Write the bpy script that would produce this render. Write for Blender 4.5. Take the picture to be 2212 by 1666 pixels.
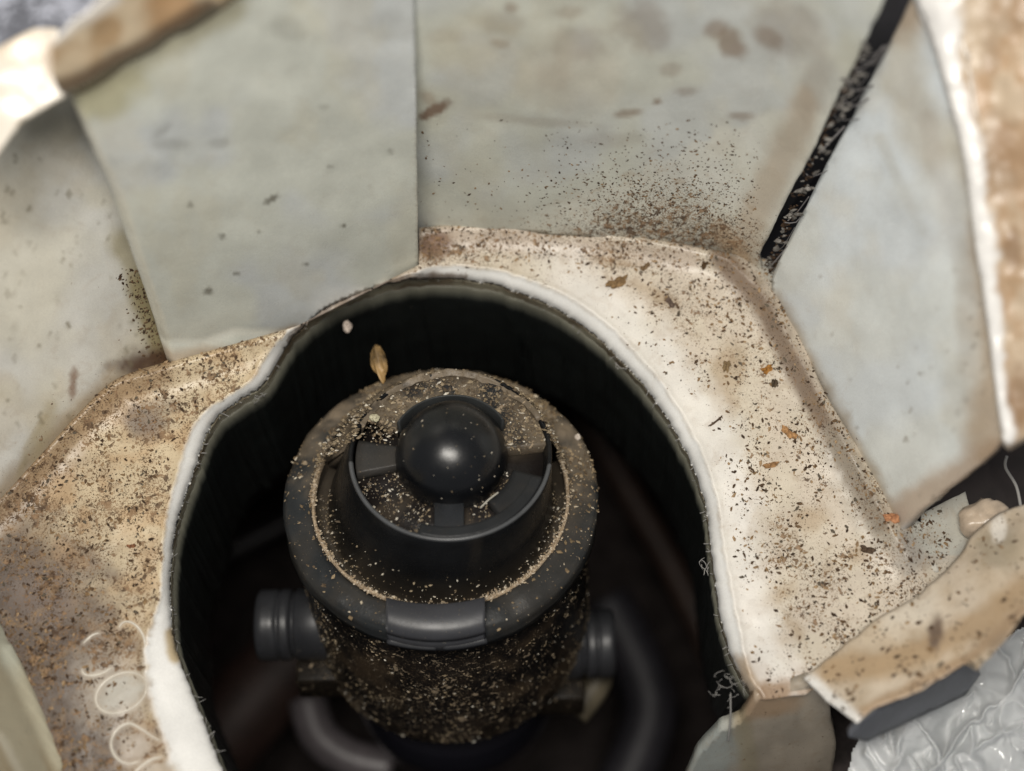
import bpy, bmesh, math, random
import numpy as np
from mathutils import Vector, Matrix
from mathutils.geometry import delaunay_2d_cdt
random.seed(7); rng = np.random.default_rng(11)
R = math.radians
scene = bpy.context.scene
scene.unit_settings.scale_length = 0.01          # one unit is one centimetre
for o in list(bpy.data.objects): bpy.data.objects.remove(o)

# ------------------------------------------------------------------ camera
ELEV, DIST, FPX = R(68), 18.0, 3039.0            # FPX: focal length in pixels of a 2212 px wide frame
CAM = np.array([0.0, -DIST*math.cos(ELEV), DIST*math.sin(ELEV)])
cd = bpy.data.cameras.new('camera'); cam = bpy.data.objects.new('camera', cd)
scene.collection.objects.link(cam); scene.camera = cam
cam.location = CAM; cam.rotation_euler = (R(90)-ELEV, 0, 0)
cd.sensor_width = 72.8; cd.lens = 72.8*FPX/2212
cd.clip_start = 0.1; cd.clip_end = 500
cd.dof.use_dof = True; cd.dof.focus_distance = 17.6; cd.dof.aperture_fstop = 0.20
# ------------------------------------------------------------------ light
w = bpy.data.worlds.new('World'); scene.world = w; w.use_nodes = True
w.node_tree.nodes['Background'].inputs[0].default_value = (0.93, 0.96, 1.0, 1)
w.node_tree.nodes['Background'].inputs[1].default_value = 0.20
ld = bpy.data.lights.new('lamp', 'AREA'); ld.shape = 'RECTANGLE'; ld.size = 9.5; ld.size_y = 4.0
ld.energy = 4600; ld.color = (1.0, 0.95, 0.87)
lo = bpy.data.objects.new('lamp', ld); scene.collection.objects.link(lo)
lo.location = (-1.6, -5.4, 22.3); lo.rotation_euler = (Vector((0,0,0))-Vector(lo.location)).to_track_quat('-Z','Y').to_euler()
vs = scene.view_settings
scene.display_settings.display_device = 'sRGB'
vs.view_transform = 'Standard'; vs.look = 'None'; vs.exposure = 0.0; vs.gamma = 1.0

# ------------------------------------------------------------------ geometry helpers
_r = np.array([1.0,0,0]); _f = -CAM/DIST; _u = np.cross(_r, _f)
def rays(u, v):
    u = np.atleast_1d(np.asarray(u, float)); v = np.atleast_1d(np.asarray(v, float))
    return _f[None]*FPX + _r[None]*(u-1106)[:,None] - _u[None]*(v-833)[:,None]
def at_z(u, v, z):
    """point of the place seen in direction (u, v), at height z"""
    d = rays(u, v); t = (np.asarray(z)-CAM[2])/d[:,2]
    return CAM[None]+d*t[:,None]
def P(u, v, z): return at_z(u, v, z)[0]
class Plane:
    def __init__(s, *pts):
        a, b, c = [P(*p) for p in pts]
        s.o = a; n = np.cross(b-a, c-a); n /= np.linalg.norm(n)
        if np.dot(n, CAM-a) < 0: n = -n
        s.n = n
    def on(s, u, v):
        d = rays(u, v); t = ((s.o-CAM)@s.n)/(d@s.n)
        return CAM[None]+d*t[:,None]
def h2(ix, iy, seed):
    h = (ix.astype(np.int64)*374761393 + iy.astype(np.int64)*668265263 + seed*974711) & 0xffffffff
    h = ((h ^ (h >> 13))*1274126177) & 0xffffffff
    return ((h ^ (h >> 16)) & 0xffff)/65535.0
def vnoise(x, y, seed=0):
    ix, iy = np.floor(x), np.floor(y); fx, fy = x-ix, y-iy
    fx = fx*fx*(3-2*fx); fy = fy*fy*(3-2*fy)
    a, b = h2(ix,iy,seed), h2(ix+1,iy,seed); c, d = h2(ix,iy+1,seed), h2(ix+1,iy+1,seed)
    return (a*(1-fx)+b*fx)*(1-fy)+(c*(1-fx)+d*fx)*fy
def fbm(x, y, seed=0, o=4):
    s = 0; a = 0.5; t = 0
    for k in range(o):
        s = s+a*vnoise(x*2**k, y*2**k, seed+k*17); t += a; a *= 0.55
    return s/t
def sstep(a, b, x):
    t = np.clip((x-a)/(b-a), 0, 1); return t*t*(3-2*t)
def smooth(pts, step=6, closed=False, jit=0, seed=3):
    p = np.array(pts, float); n = len(p); out = []
    rngi = range(n if closed else n-1)
    for i in rngi:
        if closed: p0, p1, p2, p3 = p[(i-1)%n], p[i], p[(i+1)%n], p[(i+2)%n]
        else: p0, p1, p2, p3 = p[max(i-1,0)], p[i], p[i+1], p[min(i+2,n-1)]
        m = max(1, int(np.linalg.norm(p2-p1)/step))
        for k in range(m):
            t = k/m
            out.append(0.5*((2*p1)+(-p0+p2)*t+(2*p0-5*p1+4*p2-p3)*t*t+(-p0+3*p1-3*p2+p3)*t**3))
    if not closed: out.append(p[-1])
    out = np.array(out)
    if jit:
        out[:,:2] += jit*(np.stack([fbm(out[:,0]/22, out[:,1]/22, seed), fbm(out[:,0]/22, out[:,1]/22, seed+5)],1)-.5)*2
    return out
def line(pts, step=6, jit=0, seed=3):
    p = np.array(pts, float); out = []
    for a, b in zip(p[:-1], p[1:]):
        m = max(1, int(np.linalg.norm(b-a)/step))
        for k in range(m): out.append(a+(b-a)*k/m)
    out.append(p[-1]); out = np.array(out)
    if jit: out += jit*(np.stack([fbm(out[:,0]/30, out[:,1]/30, seed), fbm(out[:,0]/30, out[:,1]/30, seed+5)],1)-.5)*2
    return out
def inside(u, v, poly):
    x1, y1 = poly[:,0], poly[:,1]; x2, y2 = np.roll(x1,-1), np.roll(y1,-1)
    r = np.zeros(len(u), bool)
    for a, b, c, d in zip(x1, y1, x2, y2):
        if b == d: continue
        m = ((b > v) != (d > v)); r ^= m & (u < (c-a)*(v-b)/(d-b)+a)
    return r
def dist_line(u, v, pl, ret_t=False):
    best = np.full(len(u), 1e9); bt = np.zeros(len(u))
    for i in range(len(pl)-1):
        a, b = pl[i], pl[i+1]; d = b-a; L = max(d@d, 1e-9)
        t = np.clip(((u-a[0])*d[0]+(v-a[1])*d[1])/L, 0, 1)
        q = np.hypot(u-a[0]-t*d[0], v-a[1]-t*d[1]); m = q < best
        best[m] = q[m]; bt[m] = i+t[m]
    return (best, bt) if ret_t else best
def mesh_obj(name, V, F, mat, parent=None, col=None, speck=None, smooth_=True, loc=None):
    me = bpy.data.meshes.new(name)
    V = np.asarray(V, float)
    off = np.zeros(3)
    if loc is not None: off = np.asarray(loc, float)
    elif parent is not None and parent.get('_off') is not None: off = np.array(parent['_off'])
    me.from_pydata((V-off).tolist(), [], F if isinstance(F, list) else F.tolist())
    if mat is not None: me.materials.append(mat)
    n = len(V)
    if col is not None:
        c = np.ones((n,4)); c[:,:3] = np.broadcast_to(np.asarray(col)[..., :3], (n,3))
        a = me.attributes.new('tint', 'FLOAT_COLOR', 'POINT'); a.data.foreach_set('color', c.ravel().astype(np.float32))
    if speck is not None:
        a = me.attributes.new('speck', 'FLOAT', 'POINT'); a.data.foreach_set('value', np.broadcast_to(speck, (n,)).astype(np.float32))
    if smooth_: me.shade_smooth()
    me.update()
    o = bpy.data.objects.new(name, me); scene.collection.objects.link(o)
    if parent is not None: o.parent = parent
    elif loc is not None: o.location = loc
    return o
def tag(o, label=None, cat=None, group=None, kind=None):
    if label: o['label'] = label
    if cat: o['category'] = cat
    if group: o['group'] = group
    if kind: o['kind'] = kind
    return o
def thing(name, label, cat, loc=(0,0,0), rot=None, group=None, local=False):
    """local=True: children are given in the thing's own coordinates"""
    o = bpy.data.objects.new(name, None); scene.collection.objects.link(o)
    o.empty_display_size = .5; o.location = loc
    if rot: o.rotation_euler = rot
    if not local: o['_off'] = [float(x) for x in loc]
    return tag(o, label, cat, group)
SHEETS = {}
def sheet(name, poly, pos, mat, parent, paint, step=7, thick=.12, tn=None, speck=None):
    """a plate whose outline is poly; pos(u, v) -> points; tn: direction of its thickness"""
    poly = np.asarray(poly); u0, v0 = poly.min(0); u1, v1 = poly.max(0)
    gu, gv = np.meshgrid(np.arange(u0, u1, step), np.arange(v0, v1, step*.87))
    gu = gu + (np.arange(gu.shape[0])%2)[:,None]*step*.5
    gu, gv = gu.ravel(), gv.ravel()
    m = inside(gu, gv, poly); gu, gv = gu[m], gv[m]
    cl = np.vstack([poly, poly[:1]]); d = dist_line(gu, gv, cl[::max(1, len(cl)//400)]) if len(cl) > 500 else dist_line(gu, gv, cl)
    m = d > step*.45; gu, gv = gu[m], gv[m]
    n = len(poly)
    pts = [Vector(p) for p in poly]+[Vector(p) for p in zip(gu, gv)]
    ed = [(i, (i+1)%n) for i in range(n)]
    vo, eo, fo, *_ = delaunay_2d_cdt(pts, ed, [], 1, 1e-4)
    uv = np.array([(p[0], p[1]) for p in vo]); F = [list(f) for f in fo]
    u, v = uv[:,0], uv[:,1]; X = pos(u, v)
    # orient towards the camera
    f = np.array([q[:3] for q in F[:50]]); nn = np.cross(X[f[:,1]]-X[f[:,0]], X[f[:,2]]-X[f[:,0]])
    if np.sum(nn@(CAM-X.mean(0))) < 0: F = [q[::-1] for q in F]
    tn = np.asarray(tn, float); tn = tn/np.linalg.norm(tn)
    N = len(X); B = X+tn[None]*thick
    from collections import defaultdict
    cnt = defaultdict(int)
    for q in F:
        for a, b in zip(q, q[1:]+q[:1]): cnt[(a,b)] += 1
    side = [[b, a, a+N, b+N] for (a,b) in cnt if (b,a) not in cnt]
    F2 = F+[[i+N for i in q[::-1]] for q in F]+side
    C = paint(u, v)
    if isinstance(C, tuple): C, S = C
    else: S = np.zeros(N) if speck is None else np.full(N, speck)
    C = np.vstack([C, C*.8]); S = np.concatenate([S, S])
    o = mesh_obj(name, np.vstack([X, B]), F2, mat, parent, C, S)
    return o

# ------------------------------------------------------------------ materials
def mat_new(name):
    m = bpy.data.materials.new(name); m.use_nodes = True
    nt = m.node_tree; b = nt.nodes['Principled BSDF']; return m, nt, b
def N(nt, t, **k):
    n = nt.nodes.new(t)
    for a, b in k.items():
        if a.startswith('i_'):
            n.inputs[a[2:].replace('_',' ')].default_value = b
        else: setattr(n, a, b)
    return n
def mth(nt, op, a, b=None, c=None, clamp=False):
    n = nt.nodes.new('ShaderNodeMath'); n.operation = op; n.use_clamp = clamp
    for i, x in enumerate((a, b, c)):
        if x is None: continue
        if isinstance(x, (int, float)): n.inputs[i].default_value = x
        else: nt.links.new(x, n.inputs[i])
    return n.outputs[0]
def mixc(nt, f, a, b, mode='MIX'):
    n = nt.nodes.new('ShaderNodeMix'); n.data_type = 'RGBA'; n.blend_type = mode
    for i, x in ((0,f),(6,a),(7,b)):
        if isinstance(x, (int, float)): n.inputs[i].default_value = x
        elif isinstance(x, tuple): n.inputs[i].default_value = (*x, 1)
        else: nt.links.new(x, n.inputs[i])
    return n.outputs[2]
def noise(nt, co, sc, det=3, rough=.55, dist=0):
    n = N(nt, 'ShaderNodeTexNoise'); n.inputs['Scale'].default_value = sc; n.inputs['Detail'].default_value = det
    n.inputs['Roughness'].default_value = rough; n.inputs['Distortion'].default_value = dist
    nt.links.new(co, n.inputs['Vector']); return n.outputs['Fac']
def mrange(nt, x, a, b, c=0., d=1., sm=True):
    n = N(nt, 'ShaderNodeMapRange'); n.interpolation_type = 'SMOOTHSTEP' if sm else 'LINEAR'
    for i, y in enumerate((x,a,b,c,d)):
        if isinstance(y, (int,float)): n.inputs[i].default_value = y
        else: nt.links.new(y, n.inputs[i])
    return n.outputs[0]
def dirty_plastic(name, rough=.42, k1=(.075,.04,.02), k2=(.30,.185,.10), sc=(11, 46), bump=.35, mott=.10, spec=.5, smear=(.33,.225,.13)):
    """moulded plastic: colour from the 'tint' attribute, crumbs of soil as dense as the 'speck' attribute says"""
    m, nt, b = mat_new(name)
    co = N(nt, 'ShaderNodeTexCoord').outputs['Object']
    tint = N(nt, 'ShaderNodeAttribute', attribute_name='tint').outputs['Color']
    sp = N(nt, 'ShaderNodeAttribute', attribute_name='speck').outputs['Fac']
    nm = noise(nt, co, 1.3, 5, .6)
    c = mixc(nt, 1.0, tint, mixc(nt, mrange(nt, nm, .3, .7), (1-mott,)*3, (1+mott*.6,)*3), 'MULTIPLY')
    grain = noise(nt, co, 60, 2)
    c = mixc(nt, 1.0, c, mixc(nt, mrange(nt, grain, .3, .7), (.95,.95,.95), (1.04,1.04,1.04)), 'MULTIPLY')
    kc = mixc(nt, mrange(nt, noise(nt, co, 9, 2), .35, .65), k1, k2)
    hs = []
    for i, s in enumerate(sc):
        n = noise(nt, co, s, 3, .6, .4)
        th = mth(nt, 'SUBTRACT', .80, mth(nt, 'MULTIPLY', sp, .36 if i else .34))
        k = mrange(nt, n, th, mth(nt, 'ADD', th, .03))
        k = mth(nt, 'MULTIPLY', k, mrange(nt, sp, .02, .12), clamp=True)
        c = mixc(nt, mth(nt, 'MULTIPLY', k, .88), c, kc); hs.append(k)
    sm = mth(nt, 'MULTIPLY', mrange(nt, noise(nt, co, 4.5, 5, .65, .6), .50, .72), mth(nt, 'MULTIPLY', sp, .8), clamp=True)
    c = mixc(nt, sm, c, smear)
    nt.links.new(c, b.inputs['Base Color'])
    h = mth(nt, 'ADD', mth(nt, 'MULTIPLY', hs[0], .6), mth(nt, 'MULTIPLY', hs[1], .3))
    h = mth(nt, 'ADD', h, mth(nt, 'MULTIPLY', noise(nt, co, 24, 4, .65), bump))
    bp = N(nt, 'ShaderNodeBump'); bp.inputs['Strength'].default_value = .55; bp.inputs['Distance'].default_value = .03
    nt.links.new(h, bp.inputs['Height']); nt.links.new(bp.outputs[0], b.inputs['Normal'])
    r = mth(nt, 'ADD', mth(nt, 'MULTIPLY', noise(nt, co, 3, 4), .25), mth(nt, 'ADD', rough-.22, mrange(nt, sp, .0, .3, 0, .12)))
    r = mth(nt, 'ADD', r, mth(nt, 'MULTIPLY', mth(nt, 'MAXIMUM', hs[0], hs[1]), .4), clamp=True)
    nt.links.new(r, b.inputs['Roughness']); b.inputs['Specular IOR Level'].default_value = spec
    return m
M_white = dirty_plastic('white_plastic', rough=.36, bump=.07)
M_black = dirty_plastic('black_plastic', rough=.36, k1=(.11,.07,.04), k2=(.36,.28,.19), sc=(9, 42), bump=.30, mott=.3, spec=.20, smear=(.05,.04,.03))
M_dome = dirty_plastic('smooth_black_plastic', rough=.38, k1=(.10,.08,.06), k2=(.3,.26,.2), sc=(16, 50), bump=.08, mott=.25, spec=.5, smear=(.03,.028,.025))
def soil_mat():
    m, nt, b = mat_new('soil')
    co = N(nt, 'ShaderNodeTexCoord').outputs['Object']
    tint = N(nt, 'ShaderNodeAttribute', attribute_name='tint').outputs['Color']
    c = mixc(nt, 1.0, tint, mixc(nt, mrange(nt, noise(nt, co, 30, 3), .3, .7), (.65,.62,.6), (1.25,1.25,1.2)), 'MULTIPLY')
    nt.links.new(c, b.inputs['Base Color']); b.inputs['Roughness'].default_value = .8
    b.inputs['Specular IOR Level'].default_value = .25
    bp = N(nt, 'ShaderNodeBump'); bp.inputs['Strength'].default_value = .7; bp.inputs['Distance'].default_value = .02
    nt.links.new(noise(nt, co, 40, 3), bp.inputs['Height']); nt.links.new(bp.outputs[0], b.inputs['Normal'])
    return m
M_soil = soil_mat()
def simple(name, col, rough=.5, trans=0, alpha=1, spec=.5, nz=0, metal=0):
    m, nt, b = mat_new(name)
    co = N(nt, 'ShaderNodeTexCoord').outputs['Object']
    lo_, hi_ = tuple(x*(1-nz) for x in col), tuple(min(1, x*(1+nz)) for x in col)
    c = mixc(nt, mrange(nt, noise(nt, co, 2.2, 5, .6), .3, .7), lo_, hi_)
    nt.links.new(c, b.inputs['Base Color']); b.inputs['Roughness'].default_value = rough
    b.inputs['Transmission Weight'].default_value = trans; b.inputs['Alpha'].default_value = alpha
    b.inputs['Specular IOR Level'].default_value = spec; b.inputs['Metallic'].default_value = metal
    return m
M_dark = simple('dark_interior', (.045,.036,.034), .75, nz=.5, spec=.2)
M_rust = simple('brown_pipe', (.05,.03,.022), .55, nz=.4)
M_lilac = simple('grey_casting', (.03,.028,.034), .5, nz=.25)
M_lint = simple('lint', (.30,.29,.275), .9, nz=.2)
M_amber = simple('amber_husk', (.24,.15,.06), .5, nz=.8)
M_plate = simple('grey_plate', (.075,.08,.095), .38, nz=.3)

# ------------------------------------------------------------------ painting of dirt (it belongs to the surface)
def blob(C, u, v, cu, cv, ru, rv, ang, col, k, seed=1, soft=.45, nk=.9, ns=40):
    a = R(ang); du, dv = u-cu, v-cv
    x = (du*math.cos(a)+dv*math.sin(a))/ru; y = (-du*math.sin(a)+dv*math.cos(a))/rv
    r = np.hypot(x, y)+(fbm(u/ns, v/ns, seed, 5)-.5)*nk
    m = (1-sstep(1-soft, 1+soft, r))*k
    return C*(1-m[:,None])+np.asarray(col)[None]*m[:,None]
def streak(C, u, v, pl, wd, col, k, seed=1, soft=.6, nk=.8, ns=30):
    d = dist_line(u, v, np.asarray(pl, float))/wd+(fbm(u/ns, v/ns, seed, 5)-.5)*nk
    m = (1-sstep(1-soft, 1+soft, d))*k
    return C*(1-m[:,None])+np.asarray(col)[None]*m[:,None]
WALL = (.575,.585,.515); CREAM = (.66,.585,.47); TAN = (.40,.26,.14); BRN = (.16,.095,.05); OLV = (.36,.33,.20)
PINK = (.50,.41,.33)

def patches(C, u, v, seed, k=.5, blue=(.545,.575,.60), yel=(.58,.55,.43)):
    m = sstep(.45,.65, fbm(u/210, v/170, seed, 3))*k; C = C*(1-m[:,None])+np.asarray(blue)[None]*m[:,None]
    m = sstep(.50,.70, fbm(u/130, v/150, seed+7, 4))*k*.6; return C*(1-m[:,None])+np.asarray(yel)[None]*m[:,None]
# ================================================================== the white housing
H = thing('plastic_housing', 'cream white moulded plastic housing, speckled with soil, around the ragged opening', 'housing', (0,0,0))
# hole outline (u, v, rim width)
HOLE = smooth([(500,1720,150),(480,1666,148),(440,1560,138),(400,1460,125),(375,1380,88),(366,1290,34),(368,1230,30),(382,1130,38),(405,1050,46),(428,990,52),(444,940,50),
  (478,892,36),(520,862,30),(560,838,36),(590,795,42),(620,742,30),(660,700,14),(715,660,12),(790,628,12),(870,606,14),(950,600,40),(1030,606,44),(1110,626,48),(1190,660,52),
  (1270,712,54),(1345,780,52),(1405,850,50),(1455,925,48),(1495,1005,46),(1522,1085,42),(1536,1170,42),(1546,1260,48),(1556,1330,52),(1575,1400,46),(1600,1460,30),(1635,1510,22)], 5)
WF = .66; HP = HOLE[:,:2].copy(); HW = HOLE[:,2].copy()
jn = 3.0*(fbm(np.arange(len(HP))/5.0, np.zeros(len(HP)), 3, 4)-.5)*2+2.6*(vnoise(np.arange(len(HP))/1.3, np.zeros(len(HP)), 8)-.5)
tg = np.gradient(HP, axis=0); tg /= np.linalg.norm(tg, axis=1)[:,None]
HP += np.stack([-tg[:,1], tg[:,0]],1)*jn[:,None]
RC = .26
def flange_z(u, v):
    d, t = dist_line(u, v, HP[::2], True); wdt = np.interp(t*2, np.arange(len(HW)), HW)*WF
    x = np.clip(1-d/wdt, 0, 1)
    z = -RC*(.62*x**1.15+.38*(1-np.sqrt(np.clip(1-x**5, 0, 1))))
    # shallow crest just outside the roll, gentle warp of the sheet
    z = z+.025*np.exp(-((d-wdt*1.04)/(wdt*.16))**2)*np.minimum(1, wdt/30)+.07*(fbm(u/160, v/160, 5, 3)-.5)+.014*(fbm(u/30, v/30, 9, 3)-.5)*sstep(1, 1.8, d/wdt)
    z = z+.35*np.exp(-(dist_line(u, v, RC_LINE)/30)**2)*0
    # fillet up to the walls
    e = dist_line(u, v, CREASE); z = z+.20*np.exp(-(e/34)**1.4)
    return z
CREASE = np.array([(-40,1120),(0,1082),(90,985),(190,880),(250,828),(375,790),(640,712),(905,585),(905,502),(1000,492),(1130,492),(1300,505),(1450,530),(1570,556),(1635,615),(1668,660),(1760,830),(1832,965),(1915,1120),(1960,1200)], float)
RC_LINE = CREASE
def flange_pos(u, v): return at_z(u, v, flange_z(u, v))
EMB = []   # embossed loops: centre lines in (u, v)
def ell(cu, cv, a, b, ang, t0=0, t1=360, n=40):
    t = np.radians(np.linspace(t0, t1, n)); c, s = math.cos(R(ang)), math.sin(R(ang))
    x, y = a*np.cos(t), b*np.sin(t); return np.stack([cu+x*c-y*s, cv+x*s+y*c], 1)
def flange_paint(u, v):
    n = len(u); d, t = dist_line(u, v, HP[::2], True); wdt = np.interp(t*2, np.arange(len(HW)), HW)*WF
    C = np.tile(np.array(CREAM), (n,1)); left = sstep(700, 560, u)
    C = C*(1-left[:,None])+np.array((.65,.53,.355))[None]*left[:,None]
    lm = np.clip(sstep(.40,.62, fbm(u/70, v/70, 21, 5)), 0, 1)
    C = C*(1-.45*(lm*(1-left))[:,None])+np.array((.62,.53,.44))[None]*(.45*(lm*(1-left))[:,None])
    S = .50+.34*(fbm(u/55, v/55, 31, 4)-.5)*2
    # rust brown soil of the left side, heavier to the lower left
    q = (-(u-300)*.75+(v-1000)*.42)/260+(fbm(u/60, v/60, 41, 5)-.5)*2.2
    k = sstep(.1, 1.6, q)*left
    C = C*(1-k[:,None]*.85)+np.array((.25,.165,.10))[None]*k[:,None]*.85
    S = S+.13*left+.10*k
    q2 = sstep(.45, .7, fbm(u/45, v/45, 43, 5))*left*.5
    C = C*(1-q2[:,None])+np.array((.50,.31,.15))[None]*q2[:,None]
    C = blob(C, u, v, 310, 905, 45, 38, 20, (.20,.16,.14), .8, 5)
    C = blob(C, u, v, 355, 878, 34, 18, 0, (.25,.2,.15), .55, 6)
    C = streak(C, u, v, [(-20,1105),(90,1000),(240,840),(330,800)], 42, (.34,.23,.13), .8, 7)
    C = blob(C, u, v, 250, 1190, 60, 50, 30, (.62,.52,.36), .6, 8)
    C = blob(C, u, v, 60, 1440, 220, 320, -20, (.17,.135,.11), .9, 9, nk=1.0)
    C = streak(C, u, v, [(-40,1230),(40,1350),(130,1500),(210,1700)], 95, (.125,.10,.085), .8, 90, ns=60, soft=.8)
    C = blob(C, u, v, 100, 1290, 70, 60, 0, (.22,.175,.15), .6, 10)
    C = blob(C, u, v, 240, 1490, 75, 90, -20, (.50,.44,.36), .6, 12)
    C = blob(C, u, v, 330, 1620, 70, 60, -20, (.40,.33,.26), .6, 13)
    # right side: pink brown soil band under the back wall and along the outer fold
    C = streak(C, u, v, [(905,530),(960,512),(1100,520),(1300,545),(1480,560)], 26, PINK, .75, 14)
    C = blob(C, u, v, 940, 532, 38, 26, -20, (.17,.09,.06), .85, 15)
    C = streak(C, u, v, [(1560,560),(1640,650),(1735,830),(1810,970),(1900,1130)], 24, (.21,.15,.105), .92, 16)
    C = blob(C, u, v, 2030, 1160, 110, 60, -20, (.40,.37,.33), .8, 66)
    C = streak(C, u, v, [(1800,960),(1860,1080),(1900,1150)], 40, (.36,.33,.27), .55, 17)
    C = blob(C, u, v, 1640, 1490, 60, 40, -40, (.40,.27,.16), .7, 18)
    C = streak(C, u, v, [(1610,1440),(1660,1500),(1740,1475)], 30, TAN, .85, 19)
    for (a, b, r1, r2, an, s) in [(1420,640,50,16,30,1),(1575,790,34,60,10,2),(1745,1120,40,26,0,3),(1700,1370,34,26,0,4),(1660,1300,60,22,-30,5),(1560,870,30,46,0,6),(1850,1200,20,20,0,7),(1330,560,60,16,5,8)]:
        C = blob(C, u, v, a, b, r1, r2, an, (.42,.31,.19), .6, 50+s)
    S = S+.14*np.exp(-((v-545)/35)**2)*(u > 880)
    uc = np.interp(v, CREASE[12:,1], CREASE[12:,0]); bey = sstep(16, 44, (u-uc)*.87+(fbm(u/24, v/24, 83, 4)-.5)*26)*(v > 545)*(v < 1200)*(u > 1500)
    C = C*(1-bey[:,None]*.9)+np.array((.50,.49,.43))[None]*.9*bey[:,None]; S = S-.12*bey
    # the clean rolled rim
    clean = 1-sstep(.72, 1.12, d/wdt+(fbm(u/26, v/26, 61, 4)-.5)*.5)
    wipe = np.clip(1-sstep(70, 150, d+(fbm(u/40, v/40, 62, 4)-.5)*60), 0, 1)*sstep(1100, 1260, u)*.75
    ll = (v > 1375)*(u < 600)*(1-sstep(.9, 1.12, d/wdt+(fbm(u/30, v/30, 63, 4)-.5)*.35))
    cl = np.maximum(np.maximum(clean, wipe*.8), ll)
    C = C*(1-cl[:,None])+np.array((.90,.89,.86))[None]*cl[:,None]
    S = S*(1-.80*cl)-.45*ll
    # brown line right on the lip at the back of the hole and on the left
    e = (1-sstep(3, 16, d+(fbm(u/20, v/20, 71)-.5)*16))*((u > 620)&(u < 1010)&(v < 760))
    C = C*(1-e[:,None]*.8)+np.array(BRN)[None]*e[:,None]*.8
    C = streak(C, u, v, [(372,1370),(378,1420)], 14, (.50,.36,.16), .8, 72)
    C = blob(C, u, v, 262, 1497, 50, 32, -27, (.55,.53,.47), .75, 84, ns=16); C = blob(C, u, v, 285, 1612, 32, 24, 0, (.48,.42,.35), .6, 85, ns=16); C = blob(C, u, v, 350, 1664, 40, 18, 0, (.50,.44,.36), .6, 86, ns=16)
    C = blob(C, u, v, 1660, 1500, 70, 26, -12, (.34,.22,.13), .9, 87, ns=22); C = blob(C, u, v, 1612, 1455, 16, 50, -25, (.46,.33,.20), .8, 88, ns=18)
    for L in EMB:
        m = 1-sstep(2.5, 6.5, dist_line(u, v, L)); C = C*(1-m[:,None]*.35)+np.array((.62,.54,.44))[None]*m[:,None]*.35
        S = S*(1-m)
    for (a_, b_, r1_, r2_) in ((262,1497,54,36),(285,1612,36,28),(355,1668,44,22)): S = S*(1-.75*np.exp(-(((u-a_)/r1_)**2+((v-b_)/r2_)**2)**2))
    return C, np.clip(S, 0, .95)
EMB += [ell(285,1378,38,24,60,150,330), ell(262,1497,58,40,-27), ell(215,1435,40,20,-25,60,200), 
        smooth([(345,1600),(330,1592),(305,1575),(278,1563),(252,1578),(240,1606),(250,1635),(275,1650),(300,1645)], 5),
        smooth([(285,1675),(310,1652),(330,1640),(350,1635)], 5), smooth([(180,1390),(200,1372),(215,1368)],5)]
fl_poly = np.vstack([HP[::-1],
    line([(500,1720),(-60,1720),(-60,1140)], 12),
    smooth([(-60,1135),(0,1078),(90,980),(190,872),(250,820),(330,790),(375,780)], 8),
    line([(375,780),(640,705),(905,572),(905,492)], 8),
    smooth([(905,492),(1000,484),(1130,484),(1300,497),(1450,522),(1600,552)], 8),
    smooth([(1600,552),(1700,590),(1760,800),(1850,960),(1930,1080),(1990,1130)], 8),
    line([(1990,1110),(2085,1062),(2140,1260),(1930,1360),(1740,1500),(1640,1512)], 8, 2)])
# remove duplicate neighbours
def dedup(p, e=1.5):
    out = [p[0]]
    for q in p[1:]:
        if np.hypot(*(q-out[-1])) > e: out.append(q)
    if np.hypot(*(out[0]-out[-1])) < e: out.pop()
    return np.array(out)
fl_poly = dedup(fl_poly)
fl = sheet('flange', fl_poly, flange_pos, M_white, H, flange_paint, 5.2, .05, (0,0,-1))
# lip under the rolled rim: short skirt dropping into the hole
def strip(name, pl, zt, zb, inset, mat, parent, colf, rows=6, th=.05, jt=.006):
    """wall of a hole that follows pl, from height zt to zb"""
    base = at_z(pl[:,0], pl[:,1], np.full(len(pl), -RC)); n = len(pl)
    tg = np.gradient(base, axis=0); tg /= np.linalg.norm(tg, axis=1)[:,None]
    nr = np.stack([tg[:,1], -tg[:,0], 0*tg[:,0]], 1); c0 = at_z([950],[1100],[-RC])[0]
    s = np.sign(np.sum(nr*(c0-base), 1)); s = 1 if s.sum() > 0 else -1
    V = []; 
    for i in range(rows):
        k = i/(rows-1); z = zt+(zb-zt)*k; q = base.copy(); q[:,2] = z; q += s*nr*(inset*k*(-1)+jt*(fbm(np.arange(n)/6., np.full(n, i*1.), 4)[:,None]-.5)); V.append(q)
    back = [q-s*nr*th for q in V]
    allv = np.vstack(V+back[::-1]); m = 2*rows; F = []
    for r in range(m):
        r2 = (r+1)%m
        for i in range(n-1): F.append([r*n+i, r*n+i+1, r2*n+i+1, r2*n+i])
    F.append([r*n for r in range(m)][::-1]); F.append([r*n+n-1 for r in range(m)])
    C, S = colf(allv, np.tile(np.arange(n), m))
    return mesh_obj(name, allv, F, mat, parent, C, S)
def lipc(V, i):
    u = HP[np.clip(i*1, 0, len(HP)-1), 0] if len(HP) else 0
    C = np.tile(np.array((.42,.39,.29)), (len(V),1)); m = sstep(.35,.6, fbm(V[:,0]*3, V[:,1]*3+V[:,2]*6, 6, 4))
    C = C*(1-.8*m[:,None])+np.array((.12,.08,.045))[None]*.8*m[:,None]
    return C, np.full(len(V), .45)
strip('lip', HP, -RC-.045, -RC-.34, .03, M_white, H, lipc)

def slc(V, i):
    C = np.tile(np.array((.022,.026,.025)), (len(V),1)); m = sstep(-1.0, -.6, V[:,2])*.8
    return C*(1-m[:,None])+np.array((.16,.155,.12))[None]*m[:,None], np.full(len(V), .15)
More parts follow.
